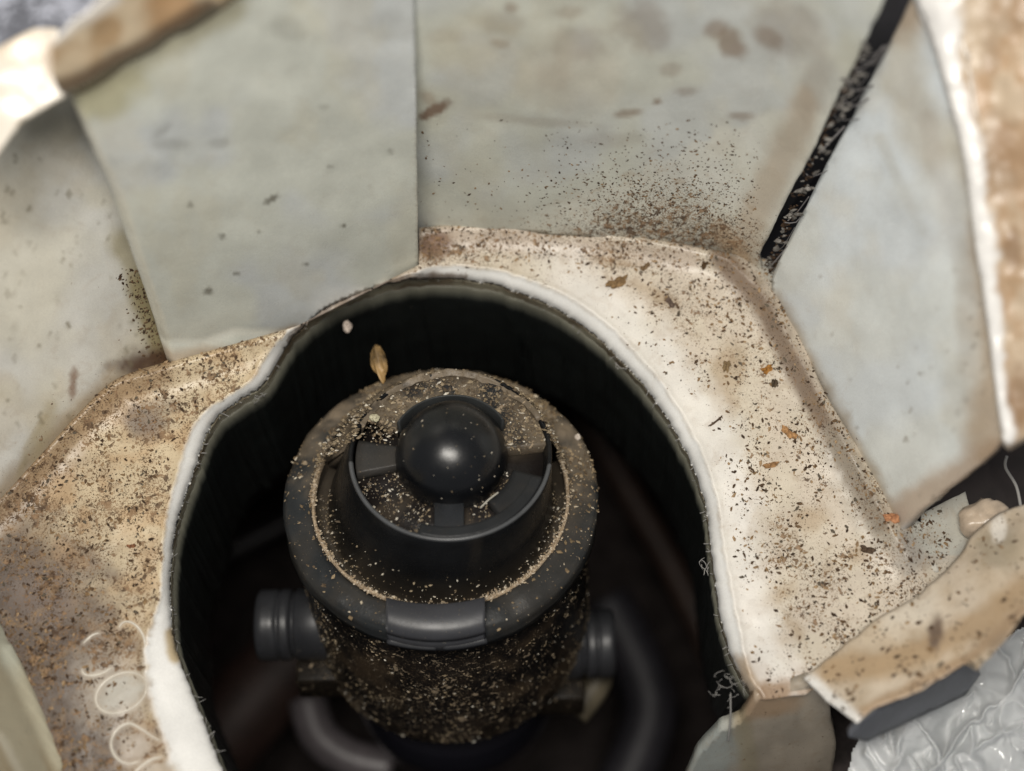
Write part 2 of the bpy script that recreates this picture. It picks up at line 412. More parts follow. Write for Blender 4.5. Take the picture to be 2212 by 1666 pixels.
# ------------------------------------------------------------------ walls of the funnel
PL_BACK = Plane((905,500,0),(1590,548,0),(1200,0,4.35))
PL_BLOCK = Plane((905,585,0),(375,785,0),(170,200,4.6))
PL_LEFT = Plane((0,1082,0),(250,828,0),(130,200,3.0))
PL_RIGHT = Plane((1668,660,0),(1915,1120,0),(2130,700,3.0))
def wob(pl, amp=.05, seed=0, extra=None):
    def f(u, v):
        X = pl.on(u, v); d = amp*(fbm(u/170, v/170, seed, 3)-.5)*2+amp*.12*(fbm(u/24, v/24, seed+3, 3)-.5)
        if extra is not None: d = d+extra(u, v)
        return X+pl.n[None]*d[:,None]
    return f
def back_paint(u, v):
    n = len(u); C = patches(np.tile(np.array(WALL), (n,1)), u, v, 401)
    C = C*(1+.10*(fbm(u/300, v/60, 2, 4)-.5)[:,None])
    S = np.full(n, .06)+.03*fbm(u/80, v/80, 3)
    # dusty fan left by water, lower right
    fe = dist_line(u, v, np.array([(1130,470),(1300,420),(1400,340),(1440,320)], float))
    fan = sstep(0, 22, (v-(330+.50*(1440-u)*.9))*.9+(fbm(u/30, v/30, 8, 4)-.5)*60)*sstep(1040, 1250, u)
    C = C*(1-fan[:,None]*.55)+np.array((.69,.68,.60))[None]*fan[:,None]*.55
    den = np.exp(-(((u-1430)/230)**2+((v-470)/110)**2))
    S = S+.68*den+.30*sstep(430, 520, v)*(u > 905)
    C = C*(1-.2*den[:,None])+np.array((.36,.34,.28))[None]*.2*den[:,None]
    low = sstep(440, 520, v-.02*(u-905)); C = C*(1-.25*low[:,None])+np.array((.38,.34,.26))[None]*.25*low[:,None]  # foot tinted darker: shade near the crease put into the colour
    C = streak(C, u, v, [(1600,520),(1640,420),(1700,300),(1740,200)], 30, (.47,.40,.31), .75, 6)
    C = streak(C, u, v, [(1560,505),(1600,545)], 26, (.42,.29,.17), .7, 9)
    C = blob(C, u, v, 940, 238, 34, 13, -25, (.20,.13,.09), .9, 11, soft=.3, ns=14)
    C = blob(C, u, v, 925, 212, 20, 12, 40, (.36,.28,.2), .5, 12, ns=14)
    for (a, b, r1, r2, an, k, s) in [(1360,242,30,8,-6,.7,1),(1160,262,140,10,3,.25,2),(1250,92,60,34,0,.35,3),(1390,62,60,50,20,.45,4),(1580,95,26,34,-40,.8,5),(1545,62,20,28,60,.7,6),
        (1660,80,34,20,30,.6,7),(1080,50,50,24,0,.28,8),(1225,26,30,12,0,.4,9),(960,80,40,16,0,.2,10),(1080,96,20,9,0,.5,11),(1450,150,26,16,0,.4,12),(1480,200,24,10,0,.45,13),
        (1700,60,70,60,0,.35,14),(1760,160,26,70,20,.3,15),(1320,300,60,18,0,.2,16),(1200,160,40,30,0,.25,17),(1600,255,24,9,0,.6,18),(1420,220,9,6,0,.9,19),(1105,17,16,9,0,.6,20)]:
        C = blob(C, u, v, a, b, r1, r2, an, (.23,.16,.11), k*.9, 30+s, ns=22)
    C = blob(C, u, v, 1010, 100, 90, 60, 0, (.55,.47,.30), .25, 60, ns=60)
    C = blob(C, u, v, 1230, 160, 120, 70, 0, (.52,.44,.33), .3, 61, ns=60)
    return C, np.clip(S, 0, .8)
def bend(u, v):   # the wall curls forward beyond the fold line
    d = (u-(1590+(545-v)*.37)); return np.where(d > -60, .0011*np.maximum(d+60, 0)**1.15, 0)
back_poly = dedup(np.vstack([line([(860,-70),(860,470),(870,530)], 10), smooth([(870,530),(1000,505),(1130,502),(1300,514),(1450,540),(1590,575),(1655,600)], 8),
    line([(1655,600),(1640,520),(1760,270),(1880,0),(1912,-70)], 9, 3), line([(1912,-70),(860,-70)], 12)]))
sheet('back_wall', back_poly, wob(PL_BACK, .05, 4, bend), M_white, H, back_paint, 8, .15, -PL_BACK.n)
def block_paint(u, v):
    n = len(u); C = patches(np.tile(np.array((.60,.615,.55)), (n,1)), u, v, 411, .6, (.56,.59,.62))*(1+.08*(fbm(u/260, v/90, 12, 4)-.5)[:,None])
    S = np.full(n, .05)+.06*fbm(u/60, v/60, 13)
    C = blob(C, u, v, 200, 210, 130, 50, -22, (.45,.42,.26), .8, 1, ns=80)
    C = streak(C, u, v, [(160,190),(300,120),(500,10)], 34, (.40,.37,.24), .7, 2)
    C = streak(C, u, v, [(170,250),(260,430),(330,650),(372,785)], 12, (.66,.62,.50), .5, 3)
    # scale line and brown deposit at the foot
    C = streak(C, u, v, [(375,738),(440,738),(505,712),(560,716),(635,716)], 7, (.66,.65,.57), .7, 4, ns=12)
    fz = sstep(0, 14, v-(745-.12*(u-375)))*(u < 640); C = C*(1-.8*fz[:,None])+np.array((.46,.37,.27))[None]*.8*fz[:,None]
    C = streak(C, u, v, [(380,790),(500,765),(640,716)], 14, (.36,.25,.14), .85, 5)
    for (a, b, r1, r2, an, k) in [(585,430,18,6,-32,.85),(412,442,8,5,0,.6),(480,510,7,6,0,.7),(510,590,7,5,0,.7),(450,628,10,8,0,.8),(365,310,40,12,0,.3),(474,312,24,12,0,.3),(845,330,8,4,0,.7),
        (740,488,5,4,0,.9),(660,570,5,4,0,.7),(560,500,6,4,0,.5),(620,60,40,26,20,.25),(840,60,60,30,0,.2),(700,230,10,6,0,.35),(350,280,26,8,-40,.25),(715,360,6,3,0,.5),(800,400,5,3,0,.6)]:
        C = blob(C, u, v, a, b, r1, r2, an, (.15,.14,.11), k, int(a), ns=10, nk=.6)
    return C, S
block_poly = dedup(np.vstack([line([(896,-70),(899,200),(905,597)], 9, .8), smooth([(905,597),(870,606),(790,629),(715,661),(662,702),(640,726)], 7), line([(640,726),(560,755),(480,775),(385,796)], 7),
    line([(385,796),(360,775),(335,690),(290,560),(240,420),(168,250),(135,150)], 9, 1.5), smooth([(135,150),(300,80),(430,0),(520,-70)], 9), line([(520,-70),(896,-70)], 12)]))
BL_EDGE = np.array([(385,796),(360,775),(335,690),(290,560),(240,420),(168,250),(135,150)], float)
def block_extra(u, v):
    vl = np.interp(u, [300,375,440,505,560,640], [742,738,736,711,714,718])
    e = .20*np.clip((v-vl)/48, 0, 1)*(u < 640)
    return e-.13*(1-sstep(0, 15, dist_line(u, v, BL_EDGE)))
sheet('overlap_panel', block_poly, wob(PL_BLOCK, .04, 14, block_extra), M_white, H, block_paint, 8, .34, -PL_BLOCK.n)
def left_paint(u, v):
    n = len(u); C = patches(np.tile(np.array((.63,.605,.52)), (n,1)), u, v, 421, .6, (.68,.68,.66), (.56,.49,.36))*(1+.14*(fbm(u/90, v/160, 22, 4)-.5)[:,None])
    S = .10+.10*fbm(u/70, v/70, 23)+.25*np.exp(-(dist_line(u, v, CREASE[:6])/90)**2)
    C = streak(C, u, v, [(372,790),(330,700),(300,600),(262,520)], 30, (.33,.28,.15), .7, 1)
    C = streak(C, u, v, [(368,780),(330,680),(306,610)], 30, (.27,.22,.10), .7, 21, ns=20)
    C = blob(C, u, v, 335, 785, 85, 34, -8, (.09,.045,.025), .95, 2, ns=22)
    C = streak(C, u, v, [(-30,1110),(90,990),(250,835)], 34, (.38,.27,.15), .7, 3)
    C = blob(C, u, v, 158, 830, 9, 32, 5, (.22,.12,.07), .75, 4, ns=14)
    C = blob(C, u, v, 190, 915, 22, 9, 0, (.25,.19,.14), .5, 5, ns=14)
    C = streak(C, u, v, [(110,880),(75,990)], 16, (.45,.37,.22), .5, 6); C = streak(C, u, v, [(40,1060),(60,960),(100,900)], 8, (.40,.33,.2), .5, 61)
    for k in range(70):
        a, b = rng.uniform(0, 350), rng.uniform(330, 1000)
        C = blob(C, u, v, a, b, rng.uniform(2.5,6), rng.uniform(4,12), rng.uniform(-10,25), (.2,.17,.11), rng.uniform(.25,.75), k+70, ns=8, nk=.5)
    C = blob(C, u, v, 150, 260, 90, 60, 30, (.36,.32,.23), .6, 7, ns=60)
    C = blob(C, u, v, 60, 600, 90, 140, 30, (.68,.65,.55), .5, 8, ns=60)
    return C, S
left_poly = dedup(np.vstack([line([(-80,340),(0,275),(120,180),(200,140)], 12, 2), line([(200,140),(300,420),(420,770),(425,800)], 12), smooth([(425,800),(330,806),(255,840),(190,890),(90,1000),(0,1095),(-80,1170)], 9), line([(-80,1170),(-80,340)], 12)]))
sheet('left_wall', left_poly, wob(PL_LEFT, .05, 24), M_white, H, left_paint, 8, .15, -PL_LEFT.n)
def right_paint(u, v):
    n = len(u); C = patches(np.tile(np.array((.72,.75,.73)), (n,1)), u, v, 431, .6, (.72,.78,.83), (.66,.62,.52))*(1+.12*(fbm(u/60+v/200, v/240-u/150, 32, 4)-.5)[:,None])
    S = .05+.30*np.exp(-(dist_line(u, v, CREASE[12:])/45)**2)+.05*fbm(u/60, v/60, 33)
    C = streak(C, u, v, [(2110,60),(2140,500),(2160,800),(2140,960)], 52, (.44,.33,.22), .8, 1, ns=50)
    C = streak(C, u, v, [(2150,980),(2050,1040),(1940,1115)], 34, (.42,.30,.20), .75, 2, ns=40)
    C = streak(C, u, v, [(1940,20),(1950,180),(2060,420)], 50, (.52,.46,.34), .55, 3, ns=60)
    C = streak(C, u, v, [(2000,260),(2080,600),(2090,800)], 18, (.48,.44,.38), .5, 4, ns=50)
    C = streak(C, u, v, [(1900,300),(1990,500)], 12, (.47,.45,.38), .35, 5, ns=50)
    C = streak(C, u, v, [(1668,660),(1760,830),(1832,965),(1915,1120)], 26, (.36,.29,.20), .8, 6)
    C = blob(C, u, v, 2000, 480, 90, 120, 20, (.74,.78,.80), .5, 7, ns=80)
    C = blob(C, u, v, 1950, 30, 60, 60, 0, (.47,.35,.24), .7, 71, ns=60)
    for k in range(40):
        a, b = rng.uniform(1700, 2130), rng.uniform(560, 1080)
        C = blob(C, u, v, a, b, rng.uniform(2,5), rng.uniform(3,9), 20, (.2,.17,.13), rng.uniform(.2,.6), k+170, ns=8, nk=.5)
    return C, S
right_poly = dedup(np.vstack([line([(1668,600),(1690,550),(1800,330),(1905,130),(1968,0),(2000,-70)], 9, 1.2), line([(2000,-70),(2040,-70),(2085,120),(2120,330),(2140,560),(2165,800),(2180,930)], 9, 3),
   line([(2180,930),(2140,975),(2080,1030),(1990,1100),(1940,1150)], 8, 5), line([(1940,1150),(1880,1060),(1800,935),(1720,810),(1660,690),(1668,600)], 8)]))
sheet('right_wall', right_poly, wob(PL_RIGHT, .05, 34), M_white, H, right_paint, 8, .16, -PL_RIGHT.n)
# outer deck beyond the right wall with its torn white edge
zr = lambda u, v: float(PL_RIGHT.on([u],[v])[0][2])
DECK = Plane((2010,0,zr(2010,0)+.12),(2155,900,zr(2155,900)+.12),(2230,400,max(zr(2110,400),2)+.25))
WE = smooth([(1950,-70),(1975,0),(2010,90),(2040,200),(2075,330),(2090,450),(2105,560),(2125,680),(2140,800),(2150,880),(2160,930)], 8)
WO = smooth([(2090,-70),(2085,0),(2078,120),(2105,250),(2135,330),(2140,430),(2160,520),(2160,620),(2172,700),(2175,790),(2185,880),(2200,935)], 8)
def deck_d(u, v):
    d = dist_line(u, v, WE); wd = np.interp(v, WO[:,1], WO[:,0])-np.interp(v, WE[:,1], WE[:,0]); return d, np.maximum(wd, 8)
def deck_extra(u, v):
    d, wd = deck_d(u, v); return .10*np.exp(-((d-wd*.5)/(wd*.55))**2)-.14*sstep(10, 0, d)+.06*(fbm(u/40, v/40, 77, 3)-.5)
def deck_paint(u, v):
    n = len(u); C = np.tile(np.array((.58,.46,.33)), (n,1)); q = sstep(.42,.66, fbm(u/70, v/110, 42, 5))
    C = C*(1-.75*q[:,None])+np.array((.44,.27,.14))[None]*.75*q[:,None]
    for (a, b, r1, r2, k) in [(2160,330,60,80,.6),(2190,540,22,40,.8),(2200,860,30,70,.8),(2190,30,60,40,.4),(2140,120,20,40,.4)]:
        C = blob(C, u, v, a, b, r1, r2, 0, (.30,.19,.11), k, int(b), ns=30)
    d, wd = deck_d(u, v); m = 1-sstep(.75, 1.1, d/wd+(fbm(u/24, v/24, 44)-.5)*.4)
    C = C*(1-m[:,None])+np.array((.90,.88,.85))[None]*m[:,None]
    return C, np.clip(.25*(1-m), 0, 1)
deck_poly = dedup(np.vstack([WE, line([(2160,930),(2185,958),(2240,930),(2290,900),(2290,-70),(1950,-70)], 10, 1)]))
sheet('outer_deck', deck_poly, wob(DECK, .03, 51, deck_extra), M_white, H, deck_paint, 8, .2, (0.3,0,-1))

# near wall in the lower left corner
PL_NEAR = Plane((0,1350,.02),(135,1690,.02),(-120,1700,2.2))
def near_paint(u, v):
    n = len(u); C = np.tile(np.array((.50,.46,.34)), (n,1)); 
    s = (u*.92-(v-1340)*.40)
    C = C*(1-.5*sstep(.4,.65, vnoise(s/16, v/300, 5))[:,None])+np.array((.34,.24,.12))[None]*(.5*sstep(.4,.65, vnoise(s/16, v/300, 5)))[:,None]
    C = streak(C, u, v, [(15,1400),(60,1500),(130,1660)], 8, (.60,.56,.42), .8, 2); C = streak(C, u, v, [(0,1590),(42,1675)], 10, (.68,.64,.52), .8, 3)
    C = blob(C, u, v, 10, 1400, 18, 60, -20, (.55,.57,.48), .7, 5)
    return C, np.full(n, .12)
near_poly = dedup(np.vstack([smooth([(-20,1310),(8,1350),(50,1440),(95,1550),(140,1680),(150,1720)], 8), line([(150,1720),(-120,1720),(-120,1310),(-20,1310)], 12)]))
sheet('near_wall', near_poly, wob(PL_NEAR, .03, 55, lambda u, v: .08*np.exp(-(dist_line(u, v, np.array([(15,1400),(60,1500),(130,1660)], float))/9)**2)), M_white, H, near_paint, 8, .15, -PL_NEAR.n)

# top left: blurred outer rim, closest to the lens
zb = lambda u, v: float(PL_BLOCK.on([u],[v])[0][2])
PL_TOP = Plane((140,165,zb(140,165)+.25),(440,0,zb(440,0)+.25),(100,20,zb(140,100)+.9))
def top_paint(u, v):
    n = len(u); C = np.tile(np.array((.74,.60,.42)), (n,1)); q = sstep(.4,.7, fbm(u/60, v/60, 82, 4))
    C = C*(1-.7*q[:,None])+np.array((.46,.28,.13))[None]*.7*q[:,None]
    C = blob(C, u, v, 370, 30, 60, 50, -20, (.50,.27,.11), .7, 1); C = blob(C, u, v, 160, 125, 50, 26, -20, (.80,.66,.47), .7, 2)
    C = streak(C, u, v, [(120,185),(160,172),(300,108),(450,15)], 18, (.16,.11,.07), .9, 5, nk=.4)
    C = streak(C, u, v, [(110,80),(160,45),(250,0)], 15, (.90,.86,.80), .95, 4, nk=.4)
    return C, np.full(n, .1)
top_poly = dedup(np.vstack([line([(128,195),(110,160),(108,90),(160,40),(250,-20),(300,-80)], 8, 2), line([(300,-80),(600,-80),(470,10),(320,100),(200,165),(128,195)], 8, 2)]))
sheet('outer_rim', top_poly, wob(PL_TOP, .07, 85), M_white, H, top_paint, 8, .4, (0,.5,-1))
PL_TL = Plane((0,280,4.6),(125,190,4.75),(20,90,5.0))
def tl_paint(u, v):
    n = len(u); C = np.tile(np.array((.82,.76,.66)), (n,1))
    C = blob(C, u, v, 50, 100, 60, 40, 0, (.68,.54,.38), .6, 1); C = blob(C, u, v, 100, 120, 34, 60, 0, (.50,.40,.30), .7, 2); C = blob(C, u, v, 52, 268, 16, 12, 0, (.35,.29,.2), .7, 3)
    return C, np.full(n, .08)
tl_poly = dedup(line([(-90,430),(0,322),(45,262),(90,235),(140,205),(135,140),(122,60),(70,60),(0,98),(-90,150),(-90,430)], 8, 3))
sheet('corner_flap', tl_poly, wob(PL_TL, .08, 88), M_white, H, tl_paint, 8, .2, (-.3,.5,-1))
# dark shoulder strip between the block and the rim
# torn flap at the lower right
PL_FLAP = Plane((1740,1465,.35),(2110,1130,.7),(1850,1565,1.0))
def flap_paint(u, v):
    n = len(u); C = np.tile(np.array((.66,.56,.44)), (n,1)); S = .30+.2*fbm(u/50, v/50, 93)
    q = sstep(.42,.62, fbm(u/60, v/60, 92, 5)); C = C*(1-.5*q[:,None])+np.array((.52,.41,.28))[None]*.5*q[:,None]
    C = streak(C, u, v, [(1800,1450),(1900,1440),(2020,1400),(2130,1340),(2212,1270)], 30, (.42,.28,.15), .75, 1)
    C = streak(C, u, v, [(1860,1550),(1980,1480),(2100,1420),(2212,1320)], 14, (.40,.27,.16), .8, 2)
    C = blob(C, u, v, 2160, 1190, 60, 50, 0, (.36,.30,.21), .7, 3); C = blob(C, u, v, 2020, 1370, 16, 38, 8, (.16,.11,.08), .95, 4, ns=16)
    C = blob(C, u, v, 1965, 1285, 60, 90, 25, (.74,.68,.58), .55, 5); C = blob(C, u, v, 2160, 1150, 16, 26, 0, (.9,.84,.75), .9, 6); C = blob(C, u, v, 2180, 1390, 50, 26, -30, (.28,.20,.13), .7, 7)
    C = streak(C, u, v, [(1745,1475),(1790,1510),(1850,1562)], 17, (.92,.90,.86), .95, 8, nk=.5)
    return C, S
flap_poly = dedup(np.vstack([line([(1738,1468),(1800,1425),(1900,1345),(1985,1290),(2050,1225),(2110,1150),(2160,1115),(2240,1085)], 8, 4), line([(2240,1085),(2290,1080),(2290,1300),(2212,1330)], 10), 
   line([(2212,1330),(2160,1400),(2112,1452),(2085,1436),(1990,1490),(1900,1530),(1852,1566)], 8, 4), line([(1852,1566),(1790,1520),(1738,1468)], 8, 2)]))
sheet('torn_flap', flap_poly, wob(PL_FLAP, .09, 95), M_white, H, flap_paint, 7, .14, (.1,.3,-1))
# wall dropping below the flange end
PL_LOW = Plane((1640,1512,-.1),(1790,1490,-.1),(1600,1680,-2.2))
def low_paint(u, v):
    n = len(u); C = np.tile(np.array((.44,.385,.31)), (n,1))*(.75+.5*fbm(u/40, v/60, 98, 5)[:,None]); C = blob(C, u, v, 1530, 1640, 50, 80, 20, (.45,.50,.48), .8, 1); C = blob(C, u, v, 1650, 1530, 70, 24, -10, (.45,.30,.18), .75, 2)
    C = streak(C, u, v, [(1600,1560),(1620,1666)], 20, (.40,.35,.22), .5, 3); return C, np.full(n, .35)
low_poly = dedup(line([(1470,1720),(1500,1640),(1555,1580),(1600,1560),(1632,1508),(1700,1500),(1745,1478),(1790,1520),(1805,1600),(1790,1720),(1470,1720)], 7, 4))
sheet('lower_wall', low_poly, wob(PL_LOW, .05, 97), M_white, H, low_paint, 8, .15, (0,1,0))
# ridges of embossed loops
def tube(V, pts, r, k=6):
    """tube along pts (world)"""
    pts = np.asarray(pts); n = len(pts); tg = np.gradient(pts, axis=0); tg /= np.linalg.norm(tg, axis=1)[:,None]+1e-9
    up = np.array([0,0,1.0]); a = np.cross(tg, up); a /= np.linalg.norm(a, axis=1)[:,None]+1e-9; b = np.cross(a, tg)
    r = np.broadcast_to(r, (n,)); vs_, F = [], []
    base = len(V)
    for i in range(n):
        for j in range(k):
            t = 2*math.pi*j/k; V.append(pts[i]+r[i]*(a[i]*math.cos(t)+b[i]*math.sin(t)))
    for i in range(n-1):
        for j in range(k): F.append([base+i*k+j, base+i*k+(j+1)%k, base+(i+1)*k+(j+1)%k, base+(i+1)*k+j])
    F.append([base+j for j in range(k)][::-1]); F.append([base+(n-1)*k+j for j in range(k)])
    return F
for L in EMB:
    V = []; X = flange_pos(L[:,0], L[:,1]); X[:,2] += .002
    F = tube(V, X, 0.015*(.8+.4*fbm(np.arange(len(L))/3., np.zeros(len(L)), 4))*np.sqrt(np.sin(np.linspace(.12, math.pi-.12, len(L)))), 8)
    mesh_obj('embossed_ridge', V, F, M_white, H, (.72,.67,.58), .05)

# ================================================================== inside the opening
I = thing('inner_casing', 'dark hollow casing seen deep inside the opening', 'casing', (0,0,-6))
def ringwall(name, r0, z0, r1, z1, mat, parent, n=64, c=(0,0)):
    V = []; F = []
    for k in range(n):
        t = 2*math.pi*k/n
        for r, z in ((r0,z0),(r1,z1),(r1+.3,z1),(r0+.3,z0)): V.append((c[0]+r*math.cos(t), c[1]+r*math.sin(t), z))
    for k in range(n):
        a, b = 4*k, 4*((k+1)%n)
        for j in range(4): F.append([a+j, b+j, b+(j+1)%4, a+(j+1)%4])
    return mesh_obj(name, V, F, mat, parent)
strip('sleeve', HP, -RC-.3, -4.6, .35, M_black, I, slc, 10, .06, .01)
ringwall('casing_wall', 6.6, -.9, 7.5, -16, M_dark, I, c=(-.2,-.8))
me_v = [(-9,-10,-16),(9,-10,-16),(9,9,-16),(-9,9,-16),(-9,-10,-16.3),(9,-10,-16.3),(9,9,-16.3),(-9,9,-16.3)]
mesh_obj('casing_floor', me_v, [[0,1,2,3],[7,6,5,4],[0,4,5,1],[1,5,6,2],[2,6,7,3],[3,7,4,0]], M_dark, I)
def pipe_obj(name, pts, r, mat, label, cat, parent=None):
    p = smooth([tuple(P(*q)) for q in pts], .15); V = []
    F = tube(V, p, r, 14); c = p.mean(0)
    o = mesh_obj(name, V, F, mat, parent, smooth_=True, loc=None if parent else c)
    if label: tag(o, label, cat)
    return o
pipe_obj('rod', [(1270,900,-12),(1370,1080,-12),(1470,1260,-12),(1580,1500,-12)], .30, M_rust, 'blurred rusty brown rod slanting down the right side of the dark opening', 'rod')
pipe_obj('hose', [(1310,1300,-11.5),(1385,1450,-11.5),(1400,1560,-11.5),(1330,1740,-11.5)], .55, M_lilac, 'blurred pale grey hose low in the opening behind the right peg', 'hose')
pipe_obj('bracket', [(1290,1400,-5),(1290,1470,-5),(1240,1540,-5)], .24, simple('ivory', (.13,.11,.075), .5, nz=.2), 'small ivory bracket peeping out below the right peg', 'bracket')
pipe_obj('cable', [(380,1240,-12),(480,1200,-12),(640,1120,-12)], .16, simple('cable_grey', (.035,.032,.034), .5), 'thin dark cable crossing the left of the opening', 'cable')
pipe_obj('strut', [(400,1700,-12),(520,1540,-12),(660,1400,-12)], .9, simple('brown_strut', (.045,.025,.02), .6, nz=.3), 'dark brown strut deep in the lower left of the opening', 'strut')
pipe_obj('clip', [(665,1510,-8),(690,1590,-8),(760,1640,-8),(850,1660,-8)], .34, simple('pale_clip', (.085,.075,.08), .4, nz=.2), 'blurred pale crescent clip under the left of the black cap body', 'clip')

# ================================================================== the black fitting
FC = P(952, 1066, -.55)
FT = thing('valve_cap', 'round black plastic valve cap with a domed centre inside the opening', 'valve cap', tuple(FC), (R(-14), R(0), R(1.5)), local=True)
def lathe(prof, n=96, a0=0., a1=360., jit=0, seed=0, jz=0):
    full = abs(a1-a0) >= 360; m = n if full else n+1
    V = []; F = []; prof = np.array(prof, float); k = len(prof)
    for i in range(m):
        t = R(a0+(a1-a0)*i/n)
        for j, (r, z) in enumerate(prof):
            f = jit*(float(fbm(np.array([3+2.2*math.cos(t)+r*3]), np.array([3+2.2*math.sin(t)+z*3]), seed, 4)[0])-.5)*2 if jit else 0
            g = jz*(float(fbm(np.array([7+4*math.cos(t)*r]), np.array([7+4*math.sin(t)*r]), seed+9, 4)[0])-.5)*2 if jz else 0
            V.append(((r+f)*math.cos(t), (r+f)*math.sin(t), z+g))
    for i in range(n):
        a, b = i*k, ((i+1)%m)*k
        for j in range(k-1): F.append([a+j, b+j, b+j+1, a+j+1])
    if not full:
        F.append([j for j in range(k)]); F.append([(m-1)*k+j for j in range(k)][::-1])
    return np.array(V), F
def close(p): return list(p)+[p[0]]
def dens(pl, s=2):
    p = np.array(pl, float); out = []
    for a, b in zip(p[:-1], p[1:]):
        for k in range(s): out.append(tuple(a+(b-a)*k/s))
    out.append(tuple(p[-1])); return out
BLK = np.array((.010,.0108,.012)); DUST = np.array((.30,.235,.16))
def bpaint(V, f, base=BLK, dust=DUST):
    n = len(V); k = np.clip(f(V), 0, 1); return base[None]*(1-k[:,None])+dust[None]*k[:,None]
def ang(V): return np.degrees(np.arctan2(V[:,1], V[:,0]))
# rim ring: dusty at the back, cleaner in front
V, F = lathe(close(dens([(1.63,-.30),(1.63,-.02),(1.68,.03),(1.82,.03),(1.97,-.015),(2.02,-.07),(2.03,-.34),(1.9,-.36)], 3)), 200, jit=.03, jz=.03, seed=3)
V[:,2] += .10*(fbm(V[:,0]*3.5+20, V[:,1]*3.5+20, 77, 5)-.45)*sstep(-.2, 1.0, V[:,1])
def fring(V):
    a = ang(V); r = np.hypot(V[:,0], V[:,1]); n = fbm(V[:,0]*2.2+9, V[:,1]*2.2+9, 5, 5); n2 = fbm(V[:,0]*7+9, V[:,1]*7+9, 6, 4)
    back = sstep(-.35, .9, V[:,1]/2+.18*(V[:,0] > 0)); return (back*.80+.07)*sstep(.25,.60,n)*1.3*(.5+n2)
mesh_obj('rim_ring', V, F, M_black, FT, bpaint(V, fring, np.array((.022,.0245,.0265)), np.array((.22,.175,.125))), .32+.16*sstep(-1,2,V[:,1]))
V, F = lathe(close([(1.605,-.04),(1.612,.035),(1.632,.05),(1.65,.03),(1.655,-.03)]), 220, 160, 375, jit=.02, jz=.025, seed=8)
mesh_obj('dust_ridge', V, F, M_soil, FT, np.array((.42,.33,.235))*(.8+.5*rng.random((len(V),1))))
HB = .96; DX = .165; DZ = HB-.64   # height of the boss
# groove floor and tapered boss
V, F = lathe(dens([(1.66,-.28),(1.5,-.32),(1.46,-.30),(1.44,-.1),(1.30,HB-.30),(1.255,HB-.04),(1.24,HB-.005),(1.21,HB),(1.19,HB-.02),(1.17,HB-.35)], 2), 128, jit=.004, seed=5)
V[:,0] += DX*np.clip(V[:,2]/HB, 0, 1)
mesh_obj('boss', V, F, M_black, FT, bpaint(V, lambda V: .16*sstep(.1,-.3,V[:,2])+.05*sstep(.5,.75,fbm(V[:,0]*3+9,V[:,1]*3+9,4,4)), np.array((.007,.0075,.0085))), .04+.30*sstep(.3,-.3,V[:,2]))
V, F = lathe(close([(1.195,HB-.015),(1.21,HB+.008),(1.225,HB+.012),(1.245,HB+.005),(1.253,HB-.02),(1.22,HB-.04)]), 128, 185, 350)
V[:,0] += DX
mesh_obj('edge_bead', V, F, simple('highlight_black_plastic', (.075,.078,.082), .32, nz=.2), FT)  # paler than the boss: highlight along the front edge put into the colour
V, F = lathe(close(dens([(.02,.42+DZ),(1.18,.42+DZ),(1.18,.36+DZ),(.02,.36+DZ)], 3)), 96, jz=.02, seed=4)
V[:,0] += DX
mesh_obj('pocket_floor', V, F, M_black, FT, bpaint(V, lambda V: .03+.12*sstep(.5,.7,fbm(V[:,0]*4+9,V[:,1]*4+9,4,4)), np.array((.006,.0055,.007))), .12)
def sector(name, a0, a1, r0, r1, z0, z1, sp, f, seed=1, jz=.006):
    V, F = lathe(close(dens([(r0,z0+DZ),(r0,z1+DZ-.015),(r0+.015,z1+DZ),(r1-.015,z1+DZ),(r1,z1+DZ-.015),(r1,z0+DZ)], 4)), max(6, int(abs(a1-a0)/2.2)), a0, a1, jz=jz, seed=seed)
    V[:,0] += DX
    return mesh_obj(name, V, F, M_black, FT, bpaint(V, f, np.array((.020,.022,.0245))), sp)
sector('spoke', 168, 192, .58, 1.172, .38, .585, .36, lambda V: .12*fbm(V[:,0]*5+9, V[:,1]*5+9, 3))
V_ = None
def box_bm(x0, x1, y0, y1, z0, z1, bev=.02, seg=2):
    bm = bmesh.new(); bmesh.ops.create_cube(bm, size=1)
    for v in bm.verts: v.co = Vector(((x0+x1)/2+v.co.x*(x1-x0), (y0+y1)/2+v.co.y*(y1-y0), (z0+z1)/2+v.co.z*(z1-z0)))
    bmesh.ops.bevel(bm, geom=bm.edges[:], offset=bev, segments=seg, affect='EDGES', profile=.5)
    V = [tuple(v.co) for v in bm.verts]; F = [[v.index for v in f.verts] for f in bm.faces]; bm.free(); return V, F
V, F = box_bm(-.18+DX-.02,.18+DX-.02,-1.165,-.55,.38+DZ,.575+DZ,.02); mesh_obj('spoke', V, F, M_black, FT, (.022,.024,.027), .28)
sector('spoke', -56, -18, .80, 1.172, .38, .59, .22, lambda V: .02+0*V[:,0], 3)
sector('front_lip', 250, 342, 1.02, 1.18, .38, .592, .16, lambda V: .01+0*V[:,0], 3)
sector('caked_plate', 5, 150, .58, 1.185, .38, .60, .62, lambda V: .55*sstep(.35,.6,fbm(V[:,0]*3+9, V[:,1]*3+9, 7, 5)), 6, jz=.03)
V, F = lathe(close(dens([(1.15,HB-.02),(1.22,HB+.02),(1.34,HB-.16),(1.6,.30),(1.72,.05),(1.5,-.1),(1.2,HB-.4)], 4)), 90, 22, 158, jit=.06, jz=.08, seed=12)
k_ = sstep(68, 40, np.abs(ang(V)-90)); V[:,2] = np.where(np.hypot(V[:,0],V[:,1]) > 1.23, V[:,2]*k_-.25*(1-k_), V[:,2]); V[:,0] += DX*np.clip(V[:,2]/HB, 0, 1)
